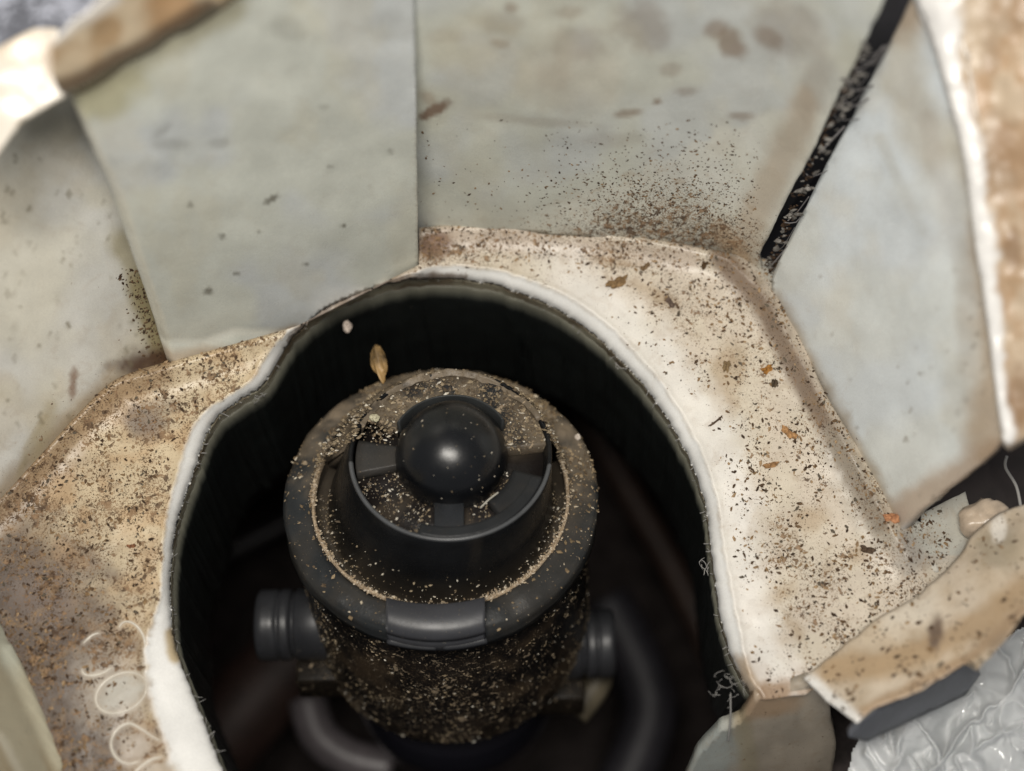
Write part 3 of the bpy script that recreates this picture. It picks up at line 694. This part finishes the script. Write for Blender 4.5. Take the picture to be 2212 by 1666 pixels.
mesh_obj('dirt_crust', V, F, M_black, FT, bpaint(V, lambda V: .95*sstep(.28,.55,fbm(V[:,0]*3+9, V[:,1]*3+9+V[:,2], 7, 5)), np.array((.022,.021,.02)), np.array((.20,.16,.115))), .5)
# dome with the half collar behind it
V = []; nl, nr = 64, 36
for j in range(nr+1):
    ph = math.pi*.62*j/nr
    for i in range(nl):
        t = 2*math.pi*i/nl; r = .69*math.sin(ph); tip = .035*math.exp(-(((math.degrees(t)-82)/26)**2))*math.sin(ph)**3
        V.append(((r+tip)*math.cos(t)+DX+.01, (r+tip)*math.sin(t)-.02, .67*math.cos(ph)+HB-.08))
F = [[j*nl+i, (j+1)*nl+i, (j+1)*nl+(i+1)%nl, j*nl+(i+1)%nl] for j in range(nr) for i in range(nl)]
mesh_obj('dome', V, F, M_dome, FT, (.005,.0056,.007), .05)
V, F = lathe(close(dens([(.70,.8),(.705,HB+.20),(.715,HB+.225),(.735,HB+.215),(.75,HB+.17),(.76,.8)], 2)), 60, 28, 152, jit=.006, seed=2)
V[:,0] += DX+.01; V[:,1] -= .02
mesh_obj('collar', V, F, M_black, FT, (.045,.048,.049), .2)
# latch tab on the front of the ring
V, F = lathe(close([(1.67,.02),(1.67,.16),(1.70,.19),(1.99,.15),(2.05,.10),(2.085,.05),(2.09,-.02),(2.06,-.04),(2.09,-.06),(2.085,-.26),(2.05,-.32),(1.9,-.34),(1.8,-.3)]), 34, 250, 287, jit=.006, seed=4)
V[:,0] *= 1.87/np.hypot(V[:,0], V[:,1]); V[:,2] += .04
bmx = bmesh.new(); vv = [bmx.verts.new(p) for p in V]
for f in F: bmx.faces.new([vv[i] for i in f])
bmx.normal_update(); ends = [e for e in bmx.edges if len(e.link_faces) == 2 and any(len(f.verts) > 6 for f in e.link_faces)]
bmesh.ops.bevel(bmx, geom=ends, offset=.045, segments=3, affect='EDGES', profile=.5, clamp_overlap=True)
bmx.verts.index_update(); V = np.array([tuple(v.co) for v in bmx.verts]); F = [[v.index for v in f.verts] for f in bmx.faces]; bmx.free()
mesh_obj('latch_tab', V, F, M_dome, FT, (.045,.046,.052), .36)
V, F = lathe(close([(2.03,-.11),(2.105,-.115),(2.115,-.19),(2.03,-.205)]), 14, 271, 285.5, jit=.004)
V1, F1 = lathe(close([(2.03,-.13),(2.105,-.135),(2.11,-.19),(2.03,-.205)]), 14, 252, 268.5, jit=.006, seed=9)
mesh_obj('tab_ledge', V1, F1, M_dome, FT, (.03,.031,.035), .25)
mesh_obj('tab_ledge', V, F, M_dome, FT, (.03,.031,.035), .2)
# body
V, F = lathe(dens([(1.6,-.3),(1.90,-.33),(1.93,-.42),(1.93,-1.2),(1.98,-2.4),(2.02,-3.0),(1.95,-3.5),(1.66,-3.95),(1.3,-4.25),(.02,-4.3)], 5), 128, jit=.012, seed=6)
def fbody(V):
    a = ang(V); n = fbm((a+400)/14, V[:,2]*3+20, 6, 5); side = sstep(.35,.8, np.abs(np.abs(a+90)-52)*-.02+1); 
    m = np.where((np.abs(a+90) > 18), 1., .25)*sstep(-.4,-1.1,V[:,2]); return .30*sstep(.48,.68,n)*m
mesh_obj('body', V, F, M_black, FT, bpaint(V, fbody, np.array((.008,.0075,.0078)), np.array((.16,.11,.065))), .50+.07*np.cos(np.radians(ang(V)+90)*3))
for sx, xg, xe, zc in ((-1, 2.16, 2.66, -2.5), (1, 1.92, 2.36, -3.35)):
    def cyl(x0, x1, r, name, seed, notch=False):
        prof = [(.01,x0),(r-.03,x0),(r,x0+.03)]+([(r,x0+.14),(r-.025,x0+.155),(r-.025,x0+.18),(r,x0+.195)] if name == 'peg_cap' else [])+[(r,x1-.04),(r-.045,x1),(.01,x1)]
        V, F = lathe(dens(prof, 3), 40, jit=.008, seed=seed)
        V = np.stack([sx*V[:,2], V[:,0]-.55, V[:,1]+zc], 1)
        if sx > 0: F = [f[::-1] for f in F]
        return mesh_obj(name, V, F, M_dome, FT, bpaint(V, lambda V: .25*sstep(zc+.1, zc-.5, V[:,2])*fbm(V[:,0]*5+9, V[:,2]*5+20, 4)*1.6, np.array((.030,.031,.035))), .26)
    cyl(1.3, xg-.022, .50, 'peg', 3); cyl(xg-.05, xg+.03, .46, 'peg_neck', 6); cyl(xg+.022, xe, .50, 'peg_cap', 5)
    V, F = box_bm(*( (-xg,-1.2) if sx < 0 else (1.2, xg)), -1.25, -.1, zc-.95, zc-.35, .05)
    mesh_obj('lug', V, F, M_black, FT, (.015,.012,.009), .45)
# dish under the body
V, F = lathe(dens([(.3,-4.2),(1.3,-4.4),(1.6,-4.8),(1.65,-5.4),(1.5,-6.4)], 3), 64)
mesh_obj('lower_cup', V, F, simple('glossy_black', (.014,.014,.02), .25), FT)

# ================================================================== other things lying or hanging about
def chips(name, pts, nrm, size, cols, mat, label, cat=None, flat=.5, elong=1.0, parent=None):
    """loose crumbs: one small bent eight-sided chip for each point"""
    n = len(pts); nrm = np.broadcast_to(nrm, (n,3)); size = np.broadcast_to(size, (n,))
    t = rng.normal(size=(n,3)); t -= nrm*np.sum(t*nrm,1)[:,None]; t /= np.linalg.norm(t,axis=1)[:,None]; b = np.cross(nrm, t)
    el = 1+rng.random(n)*elong
    base = np.array([(1,0,0),(.2,.8,.1),(-.9,.3,0),(-.4,-.8,.1),(.5,-.6,0),(.05,.05,1),(0,0,-.6)])
    V = np.zeros((n,7,3))
    for k in range(7):
        q = base[k]*(1+.7*(rng.random((n,3))-.5))
        V[:,k] = pts+(t*(q[:,0]*el)[:,None]+b*q[:,1][:,None]+nrm*(q[:,2]*flat)[:,None])*size[:,None]*.5
    Fb = np.array([(0,1,5),(1,2,5),(2,3,5),(3,4,5),(4,0,5),(1,0,6),(2,1,6),(3,2,6),(4,3,6),(0,4,6)])
    F = (Fb[None]+7*np.arange(n)[:,None,None]).reshape(-1,3)
    C = np.repeat(cols, 7, axis=0)
    o = mesh_obj(name, V.reshape(-1,3), F, mat, parent, C, smooth_=False)
    o['kind'] = 'stuff'
    if label: o['label'] = label
    if cat: o['category'] = cat
    return o
PAL = np.array([(.055,.033,.02),(.09,.055,.032),(.16,.10,.055),(.26,.17,.09),(.12,.10,.075),(.36,.25,.15)])
def sample(n, region, dfun, poly=None):
    u = rng.uniform(region[0], region[2], n*6); v = rng.uniform(region[1], region[3], n*6)
    k = rng.random(len(u)) < dfun(u, v)
    if poly is not None: k &= inside(u, v, poly)
    return u[k][:n], v[k][:n]
def dfl(u, v):
    d, t = dist_line(u, v, HP[::4], True); wdt = np.interp(t*4, np.arange(len(HW)), HW)
    c = sstep(.34,.70, fbm(u/42, v/42, 201, 4)); p = .07+.93*c; p = np.maximum(p, .9*np.exp(-(dist_line(u, v, CREASE)/26)**2))
    p = p*sstep(.8, 1.5, d/wdt); p = p*np.where((u > 1150)&(d < 110), .4, 1)
    for L in EMB: p = p*sstep(4, 12, dist_line(u, v, L[::2]))
    p = np.maximum(p, .95*np.exp(-((v-(532+.06*(u-905)))/24)**2)*(u > 900)*(u < 1560))
    return np.where((u < 420)&(v > 1385)&(d < wdt*1.1), 0, p)
u, v = sample(19000, (0,480,2050,1666), dfl, fl_poly)
X = flange_pos(u, v); sz = .008+.042*rng.random(len(u))**6.5; ci = rng.integers(0, 6, len(u))
chips('soil_grains', X+np.array([0,0,.004]), np.array([0,0,1.]), sz, PAL[ci], M_soil, 'fine dark soil grains scattered over the flange', 'soil')
# on the back wall
u, v = sample(1700, (900,260,1640,560), lambda u, v: np.clip(.8*np.exp(-(((u-1440)/200)**2+((v-450)/105)**2))+.25*np.exp(-((v-530)/30)**2)+.02, 0, 1), back_poly)
X = wob(PL_BACK, .05, 4, bend)(u, v)
chips('soil_grains', X+PL_BACK.n[None]*.004, PL_BACK.n, .014+.022*rng.random(len(u))**3, PAL[rng.integers(0,5,len(u))], M_soil, 'fine dark soil grains stuck to the foot of the back wall', 'soil')
u, v = sample(300, (200,500,400,800), lambda u, v: np.exp(-(dist_line(u, v, np.array([(372,790),(340,740),(290,600)], float))/26)**2), left_poly)
X = wob(PL_LEFT, .05, 24)(u, v)
chips('soil_grains', X+PL_LEFT.n[None]*.004, PL_LEFT.n, .016+.03*rng.random(len(u))**3, PAL[rng.integers(0,3,len(u))], M_soil, 'dark soil grains packed in the corner left of the overlapping panel', 'soil')
# crumbs on flap
u, v = sample(300, (1740,1100,2212,1560), lambda u, v: .8*sstep(.4,.7, fbm(u/30, v/30, 5)), flap_poly)
X = wob(PL_FLAP, .09, 95)(u, v)
chips('soil_grains', X+PL_FLAP.n[None]*.004, PL_FLAP.n, .02+.05*rng.random(len(u))**3, PAL[rng.integers(0,6,len(u))], M_soil, 'brown soil grains lying on the torn flap', 'soil')
# pale dust on the black fitting
def fit_pts(n, f):
    out = []
    return out
MF = Matrix.Translation(Vector(FC)) @ Matrix.Rotation(R(1.5), 4, 'Z') @ Matrix.Rotation(R(-14), 4, 'X')
MFn = np.array(MF)
def toW(L): return L@MFn[:3,:3].T+MFn[:3,3]
PPAL = np.array([(.55,.50,.42),(.36,.29,.20),(.22,.17,.11),(.80,.76,.68),(.13,.10,.07)])
def dustset(L, nl, sz, pal, label):
    chips('dust_specks', toW(L), nl@MFn[:3,:3].T, sz, pal, M_soil, label, 'dust', flat=.8, elong=.9)
n = 8500; a = np.radians(rng.uniform(188, 352, n)); z = -.4-3.8*rng.random(n)**.8
k = rng.random(n) < .12+.88*sstep(.40,.66, fbm(a*4, z*2.5+30, 91, 4)); k &= ~((np.abs(np.degrees(a)-270) < 21)&(z > -1.25)&(rng.random(n) < .93)); a, z = a[k], z[k]
rr = np.interp(-z, [.4,1.2,2.4,3.0,3.5,3.95,4.25], [1.935,1.935,1.985,2.025,1.955,1.665,1.3])
nl = np.stack([np.cos(a), np.sin(a), 0*a], 1); L = nl*rr[:,None]; L[:,2] = z
dustset(L, nl, .008+.034*rng.random(len(a))**3.5, PPAL[rng.choice(5, len(a), p=[.08,.24,.34,.03,.31])]*.85, 'pale dust specks clinging to the front of the black cap body')
n = 7500; a = rng.uniform(0, 2*math.pi, n); r = rng.uniform(1.66, 2.03, n); k = rng.random(n) < .05+.90*sstep(-.5,1.0,np.sin(a)+.25*np.cos(a)); a, r = a[k], r[k]
L = np.stack([r*np.cos(a), r*np.sin(a), np.interp(r, [1.68,1.82,1.97,2.02], [.03,.03,-.015,-.07])], 1)
dustset(L, np.tile([[0,0,1.]], (len(a),1)), .010+.05*rng.random(len(a))**4, PPAL[rng.choice(5, len(a), p=[.07,.24,.36,.03,.30])]*np.array((1,.95,.88)), 'crumbs of dust on the rim ring of the black cap')
n = 900; a = rng.uniform(R(175), R(365), n); r = rng.uniform(1.34, 1.6, n); zz = np.interp(r, [1.34,1.44,1.5,1.6], [.55,-.1,-.31,-.28]); k = rng.random(n) < sstep(.5,-.25,zz)*.9+.06
L = np.stack([r*np.cos(a), r*np.sin(a), zz], 1)[k]
dustset(L, np.tile([[0,0,1.]], (len(L),1)), .010+.03*rng.random(len(L))**3, PPAL[rng.choice(5, len(L), p=[.25,.3,.2,.1,.15])], 'dust specks in the groove around the boss of the black cap')
n = 1000; a = rng.uniform(R(160), R(345), n); r = rng.uniform(.62, 1.16, n)
L = np.stack([r*np.cos(a), r*np.sin(a), np.full(n, .425+DZ)], 1); L = L[(L[:,0]<-.24)|(L[:,0]>.2)]; L[:,0] += DX
L = L[~((ang(L) > 160))]
dustset(L, np.tile([[0,0,1.]], (len(L),1)), .009+.03*rng.random(len(L))**3, PPAL[rng.choice(5, len(L), p=[.22,.28,.25,.08,.17])], 'dust specks in the dark pockets around the dome')
n = 1300; a = rng.uniform(R(2), R(168), n); r = rng.uniform(.74, 1.24, n)
L = np.stack([r*np.cos(a), r*np.sin(a), np.full(n, .61+DZ)], 1); L[:,0] += DX
dustset(L, np.tile([[0,0,1.]], (n,1)), .010+.05*rng.random(n)**4, PPAL[rng.choice(5, n, p=[.08,.22,.32,.04,.34])], 'dirt crumbs caked behind the dome')
n = 2600; a = rng.uniform(R(150), R(385), n); k = rng.random(n) < .12+.88*sstep(.30,.62, fbm(np.cos(a)*6+9, np.sin(a)*6+9, 71, 4)); a = a[k]; n = len(a)
L = np.stack([np.cos(a), np.sin(a), 0*a], 1)*(1.632+.022*rng.normal(size=n))[:,None]; L[:,2] = .05+.012*rng.normal(size=n)
dustset(L, np.tile([[0,0,1.]], (n,1)), 0.009+.026*rng.random(n)**2, np.array([(.50,.41,.30),(.36,.27,.18),(.60,.52,.42)])[rng.integers(0,3,n)], 'pale line of dust along the inner edge of the rim ring')

n = 45; a = rng.uniform(0, 6.28, n); ph = rng.uniform(.25, 1.45, n)
nl = np.stack([np.sin(ph)*np.cos(a), np.sin(ph)*np.sin(a), np.cos(ph)], 1)
dustset(nl*np.array((.69,.69,.67))+np.array((DX+.01,-.02,HB-.08)), nl, .008+.018*rng.random(n)**2, PPAL[rng.choice(5, n, p=[.4,.3,.2,.0,.1])], 'few tiny dust specks on the smooth dome')
# crust grit on the back of the rim and boss edge
n = 2600; a = rng.uniform(R(8), R(172), n); r = rng.uniform(1.2, 1.66, n); k = rng.random(n) < sstep(.35,.6, fbm(np.cos(a)*4+9, r*6, 72, 4))+.15; a, r = a[k], r[k]; n = len(a)
L = np.stack([r*np.cos(a)+DX*sstep(1.66,1.2,r), r*np.sin(a), np.interp(r, [1.2,1.24,1.34,1.6,1.66], [HB+.03,HB+.01,HB-.14,.33,.1])], 1)
dustset(L, np.tile([[0,.5,.86]], (n,1)), .012+.055*rng.random(n)**3, PPAL[rng.choice(5, n, p=[.06,.22,.34,.03,.35])], 'gritty crust of dirt along the back of the black cap')
# big flakes, each a thing of its own
def flake(u, v, a, b, rot, col, label, name='flake', cat='flake', pos=flange_pos, nrm=(0,0,1), th=.03, seed=0, curl=.05):
    c = pos(np.array([u]), np.array([v]))[0]; nrm = np.asarray(nrm, float); t = np.array([1.0,0,0]); t -= nrm*(t@nrm); t /= np.linalg.norm(t); bb = np.cross(nrm, t)
    px = 17.5/FPX; n = 18; V = []; rs = random.Random(seed+int(u))
    rad = [(.72+.5*rs.random()) for _ in range(n)]
    for rr in (0, .5, 1.0):
        for k in range(n):
            q = 2*math.pi*k/n; x, y = math.cos(q)*a*rad[k]*rr, math.sin(q)*b*rad[k]*rr
            ca, sa = math.cos(R(rot)), math.sin(R(rot)); X, Y = (x*ca-y*sa)*px, (x*sa+y*ca)*px
            V.append(t*X+bb*Y+nrm*(.02+curl*(rr**2)*math.cos(2*q)+th*(1-rr*.6)*(.8+.4*rs.random())))
    F = []
    for r in range(2):
        for k in range(n): F.append([r*n+k, r*n+(k+1)%n, (r+1)*n+(k+1)%n, (r+1)*n+k])
    m = len(V); V2 = [p-nrm*th for p in V]; F2 = [[m+i for i in f[::-1]] for f in F]
    side = [[2*n+(k+1)%n, 2*n+k, m+2*n+k, m+2*n+(k+1)%n] for k in range(n)]
    V = np.array(V+V2); C = np.array(col)[None]*(.7+.6*fbm(V[:,0]*30+50, V[:,1]*30+50, 3)[:,None])
    o = mesh_obj(name, V+c, [f[::-1] for f in (F+F2+side)], M_soil, None, C, loc=c, smooth_=False)
    return tag(o, label, cat)
flake(1333,612,26,14,25,(.25,.16,.08),'largest brown soil flake, just below the back wall on the top of the flange')
flake(1392,578,12,7,35,(.24,.16,.09),'brown flake up and right of the largest soil flake')
flake(1522,572,7,11,-20,(.10,.06,.03),'dark brown flake near the foot of the fold beside the slit')
flake(1448,655,15,7,-60,(.15,.11,.09),'grey brown flake on the upper right bend of the flange')
flake(1568,792,8,16,-5,(.28,.20,.11),'tan elongated flake on the speckled right part of the flange')
flake(1655,800,14,10,40,(.42,.20,.05),'orange amber flake beside the outer fold on the right')
flake(1672,828,7,12,0,(.10,.075,.05),'dark flake tucked under the orange amber one at the outer fold',seed=3)
flake(1703,935,20,10,-40,(.46,.26,.12),'orange brown flake lowest of those near the outer fold')
flake(1665,1005,18,7,12,(.40,.23,.11),'small reddish flake left of the outer fold, middle of the right flange')
flake(1545,912,22,2.5,38,(.14,.09,.06),'thin brown splinter near the rolled rim on the right','splinter','splinter')
flake(1873,1188,15,9,-20,(.11,.075,.05),'dark brown clod near the lower right end of the flange','clod','clod')
flake(1735,1478+0,1,1,0,(.2,.15,.1),'tiny brown crumb at the tip of the torn flap') if False else None
flake(1925,1120,17,12,0,(.52,.25,.13),'glossy reddish brown lump at the foot of the right wall','lump','lump')
flake(285,1180,9,5,10,(.32,.15,.08),'reddish flake in the middle of the dirty left flange')
flake(1300,1105,1,1,0,(.2,.15,.1),'x') if False else None
def lump(name, c, r, col, mat, label, cat, sc=(1,1,1), seed=1, amp=.5, rot=0):
    bm = bmesh.new(); bmesh.ops.create_icosphere(bm, subdivisions=4, radius=1)
    V = np.array([tuple(v.co) for v in bm.verts]); F = [[v.index for v in f.verts] for f in bm.faces]; bm.free()
    d = 1+amp*(fbm(V[:,0]*1.6+V[:,2]+20, V[:,1]*1.6-V[:,2]*.7+20, seed, 5)-.5)*2
    V = V*d[:,None]*r*np.array(sc); a = R(rot); V = np.stack([V[:,0]*math.cos(a)-V[:,1]*math.sin(a), V[:,0]*math.sin(a)+V[:,1]*math.cos(a), V[:,2]],1)
    C = np.array(col)[None]*(.7+.6*fbm(V[:,0]*9/r/3+30, V[:,1]*9/r/3+30, seed+2)[:,None])
    return tag(mesh_obj(name, V+c, F, mat, None, C, loc=c), label, cat)
lump('seed_husk', P(817,780,-.2), .145, (1,1,1), M_amber, 'amber yellow seed husk standing on the back edge of the black cap', 'husk', (.62,1.8,.5), 12, .62, 14)
lump('lint_tuft', P(750,706,-.55), .07, (.55,.47,.42), M_soil, 'pale fluff tuft hanging at the back of the opening', 'lint', (.8,1.2,.8), 4)
lump('crumb', toW(np.array([[-.78,.52,.66+DZ]]))[0], .055, (.55,.52,.38), M_soil, 'pale yellow crumb on the cap left of the dome', 'crumb', seed=5)
lump('crumb', toW(np.array([[1.80,.80,.02]]))[0], .04, (.7,.62,.55), M_soil, 'pale crumb on the right outer edge of the rim ring', 'crumb', seed=7)
lump('broken_stub', P(2125,1125,.15), .3, (.55,.44,.33), M_white, 'beige broken stub in the dark gap above the torn flap', 'stub', (1,.75,.8), 8, .35, 20)
lump('clay_lump', P(1985,1195,.0), .30, (.60,.57,.50), M_white, 'whitish clay lump between the flange end and the torn flap', 'clay', (1.2,.7,.15), 9, .9, -35)
# soil packed in the slit corner and cobweb over the slit
pl0 = lambda u, v: PL_BACK.on([u],[v])[0]
def hair(name, pts, r, col, label, cat, matl=None):
    p = smooth([tuple(q) for q in pts], .02); V = []; F = tube(V, p, r, 5); c = p.mean(0)
    o = mesh_obj(name, V, F, matl or M_lint, None, smooth_=True, loc=c); return tag(o, label, cat)
# slit backing: an added dark sheet stands in for the shade there
WEB = []
wf = []
bk = wob(PL_BACK, .05, 4, bend)
for k in range(14):
    t = random.random()**.8; e0 = (1652+t*238+random.uniform(-6,6), 560-t*560); e1 = (e0[0]+34+22*t, e0[1]+random.uniform(-14,60))
    a = bk(np.array([e0[0]-4]), np.array([e0[1]]))[0]; b = PL_RIGHT.on([e1[0]+4],[e1[1]])[0]; 
    m = (a+b)/2+np.array([random.uniform(-.05,.05), random.uniform(-.05,.05), -.12]); p = smooth([tuple(a), tuple(m), tuple(b)], .06)
    wf += tube(WEB, p, .004+.012*random.random()**2, 5)
o = mesh_obj('cobweb', WEB, wf, simple('web_grey', (.17,.16,.16), .9), None); tag(o, 'dusty cobweb threads stretched across the dark slit', 'cobweb', kind='stuff')
u_ = rng.uniform(0, 1, 200)**2.2; uu = 1652+u_*205+rng.normal(0, 5, 200); v2 = 560-u_*520+rng.normal(0, 8, 200)
X = bk(uu, v2)-np.array([-.02,0,.12])
chips('soil_grains', X, PL_BACK.n, .03+.05*rng.random(200)**2, PAL[rng.integers(0,2,200)]*.7, M_soil, 'dark crumbs wedged in the slit between the walls', 'soil')
u_ = rng.uniform(0, 1, 90); X = bk(1655+u_*215+rng.normal(0, 7, 90), 555-u_*520)-np.array([-.02,0,.06])
chips('dust_clumps', X, PL_BACK.n, .03+.09*rng.random(90)**2, np.array((.20,.19,.18))*(.5+rng.random((90,1))), M_soil, 'grey clumps of dust caught in the slit between the walls', 'dust')
# dark sheet added behind the slit and the right wall in place of shade
def slab(name, pts, mat, label, cat, th=.2, tn=(0,0,-1), parent=None):
    X = np.array([P(*p) for p in pts]); n = len(X); B = X+np.array(tn)*th
    F = [list(range(n)), [n+i for i in range(n)][::-1]]+[[(i+1)%n, i, n+i, n+(i+1)%n] for i in range(n)]
    o = mesh_obj(name, np.vstack([X,B]), F, mat, parent, smooth_=False)
    if label: tag(o, label, cat)
    return o
slab('slit_shade_sheet', [(1560,700,-.6),(1800,560,-.5),(2150,-120,2.6),(1800,-120,2.6),(1600,540,-.5)], simple('slit_black', (.010,.009,.012), .6, nz=.3), 'added dark sheet standing in for the shade in the slit beside the right wall', 'plate')
# dark slab added beyond the right gap, its shade put into the colour
slab('gap_shade_slab', [(1900,1000,-.7),(2330,820,-.7),(2330,1300,-.7),(1900,1300,-.7)], simple('deep_brown', (.02,.014,.013), .7, nz=.4), 'added dark slab standing in for the shade in the gap at the right edge', 'recess')
slab('wrap_shade_slab', [(1640,1500,-2.6),(2330,1250,-2.6),(2330,1760,-2.6),(1640,1760,-2.6)], M_dark, 'added dark slab standing in for the shade under the crumpled clear wrap', 'base')  # added slab, coloured as the darkness below the wrap
# grey plate hanging under the flap
gp = [(1852,1566),(1900,1528),(1990,1488),(2085,1434),(2118,1458),(2085,1502),(1990,1548),(1872,1602),(1832,1592)]
gpl = Plane((1852,1566,.82),(2085,1434,.62),(1870,1606,.35))
def gp_paint(u, v):
    n = len(u); C = np.tile(np.array((.085,.09,.105)), (n,1)); return C, np.full(n, .05)
GP = thing('grey_plate', 'dark grey plastic plate jutting out under the torn flap', 'plate', tuple(P(1980,1520,.5)))
sheet('plate_face', dedup(line(gp+[gp[0]], 8, 1.2)), wob(gpl, .01, 3), simple('plate_grey', (.10,.105,.12), .4, nz=.15), GP, gp_paint, 9, .1, (0,1,-.4))
# crumpled clear wrap
def wrap_mesh():
    us = np.arange(1800, 2330, 3.0); vs2 = np.arange(1280, 1740, 3.0); U, Vv = np.meshgrid(us, vs2); sh = U.shape; u, v = U.ravel(), Vv.ravel()
    def ridge(x): return 1-np.abs(2*x-1)
    wx = u+110*(fbm(u/140, v/140, 301)-.5); wy = v+110*(fbm(u/140, v/140, 302)-.5)
    a = wx*.72-wy*.69; b = wx*.69+wy*.72
    h = 1.0*ridge(vnoise(a/190+7, b/62, 303))+.55*ridge(vnoise(a/95, b/30+a/160, 304))+.10*ridge(vnoise(a/50, b/15, 305))+.03*ridge(vnoise(wx/14, wy/12, 309))
    a2 = wx*.5+wy*.86; b2 = wx*.86-wy*.5; hh = 1.15*ridge(vnoise(a2/210+3, b2/70, 313))+.5*ridge(vnoise(a2/80, b2/28, 314))
    h = np.maximum(h, hh)
    z = -1.0+h*.42
    X = at_z(u, v, z); keep = (v > 1530-.50*(u-1860)+30*(fbm(u/25, v/25, 306)-.5)+ (u<1880)*60)&(u > 1838+.12*(1666-v)+30*(fbm(u/30, v/30, 307)-.5))
    idx = np.arange(len(u)).reshape(sh); F = []
    for i in range(sh[0]-1):
        for j in range(sh[1]-1):
            q = [idx[i,j], idx[i,j+1], idx[i+1,j+1], idx[i+1,j]]
            if all(keep[k] for k in q): F.append([int(k) for k in q[::-1]])
    return X, F
M_wrap, nt, b = mat_new('clear_wrap')
b.inputs['Base Color'].default_value = (.92,.94,.95,1); b.inputs['Roughness'].default_value = .09; b.inputs['Transmission Weight'].default_value = .5
b.inputs['IOR'].default_value = 1.35; b.inputs['Specular IOR Level'].default_value = .7
X, F = wrap_mesh(); used = sorted({i for f in F for i in f}); mp = {a: i for i, a in enumerate(used)}
o = mesh_obj('plastic_wrap', X[used], [[mp[i] for i in f] for f in F], M_wrap, None, loc=P(2050,1600,-1)); tag(o, 'crumpled glossy clear plastic wrap in the lower right corner', 'plastic wrap')
o.modifiers.new('thickness', 'SOLIDIFY').thickness = .02
# metallic grey sheet seen past the top left corner
slab('metal_sheet', [(-140,-140,3.4),(420,-140,3.4),(300,-20,3.4),(120,110,3.4),(-140,230,3.4)], simple('blurred_metal', (.34,.35,.40), .35, nz=.5), 'blurred grey sheet beyond the top left corner', 'sheet')
# lint tufts and hairs at the rim
def tuft(u, v, z, n, L, label, r=.0055, spread=1.0, down=.3):
    V = []; F = []; c = P(u, v, z); rs = random.Random(int(u))
    for k in range(n):
        p = [c+np.array([rs.uniform(-.06,.06)*spread for _ in range(3)])]; d = np.array([rs.gauss(0,1), rs.gauss(0,1)-down, rs.gauss(0,.6)]); d /= np.linalg.norm(d)
        for s in range(6):
            d = d+np.array([rs.gauss(0,.55) for _ in range(3)]); d /= np.linalg.norm(d); p.append(p[-1]+d*L/6*rs.uniform(.6,1.3))
        F += tube(V, smooth([tuple(q) for q in p], .03), r, 4)
    return tag(mesh_obj('lint_tuft', np.array(V), F, M_lint, None, loc=c), label, 'lint')
tuft(1335,775,-.38,9,.22,'small lint tuft on the upper right of the hole edge')
tuft(1572,1478,-.25,16,.24,'large grey lint tuft at the lower right end of the hole edge', r=.0035, spread=2.4)
tuft(1524,1215,-.4,5,.25,'thin hairs sticking out from the right side of the hole edge')
tuft(560,852,-.42,6,.16,'tiny fluff under the left corner of the hole edge')
hair('hair', [P(1578,1500,-.25), P(1578,1550,-.5), P(1573,1600,-.9)], .012, None, 'single pale thread hanging down from the large lint tuft', 'hair')
hair('hair', list(toW(np.array([[.52,-.80,HB-.02],[.62,-.72,HB+.03],[.74,-.60,HB+.0]]))), .010, None, 'short pale fibre lying across the spoke right of the dome', 'hair', simple('pale_fibre', (.5,.47,.4), .8))
hair('hair', [P(2175,985,.3), P(2172,1010,.2), P(2195,1050,.1), P(2205,1095,.1)], .02, None, 'pale fibre hanging in the dark gap at the right edge', 'hair')
# fuzz along the hole edge
V = []; F = []
for k in range(170):
    i = random.randrange(20, len(HP)-4); p0 = at_z(HP[i:i+1,0], HP[i:i+1,1], [-RC-random.random()*.3])[0]
    inw = np.array([-.2-p0[0], -1.2-p0[1], 0]); inw /= np.linalg.norm(inw); L = .02+.07*random.random()**3
    d = inw+np.array([random.gauss(0,.6), random.gauss(0,.6), random.gauss(0,.4)])
    F += tube(V, np.array([p0, p0+d*L*.5, p0+d*L+np.array([random.gauss(0,.02),random.gauss(0,.02),-.01])]), .0035+.004*random.random(), 4)
o = mesh_obj('lint_fuzz', V, F, M_lint, None); tag(o, 'fine pale fuzz clinging along the edge of the opening', 'fuzz', kind='stuff')
for o in bpy.data.objects:
    if '_off' in o: del o['_off']
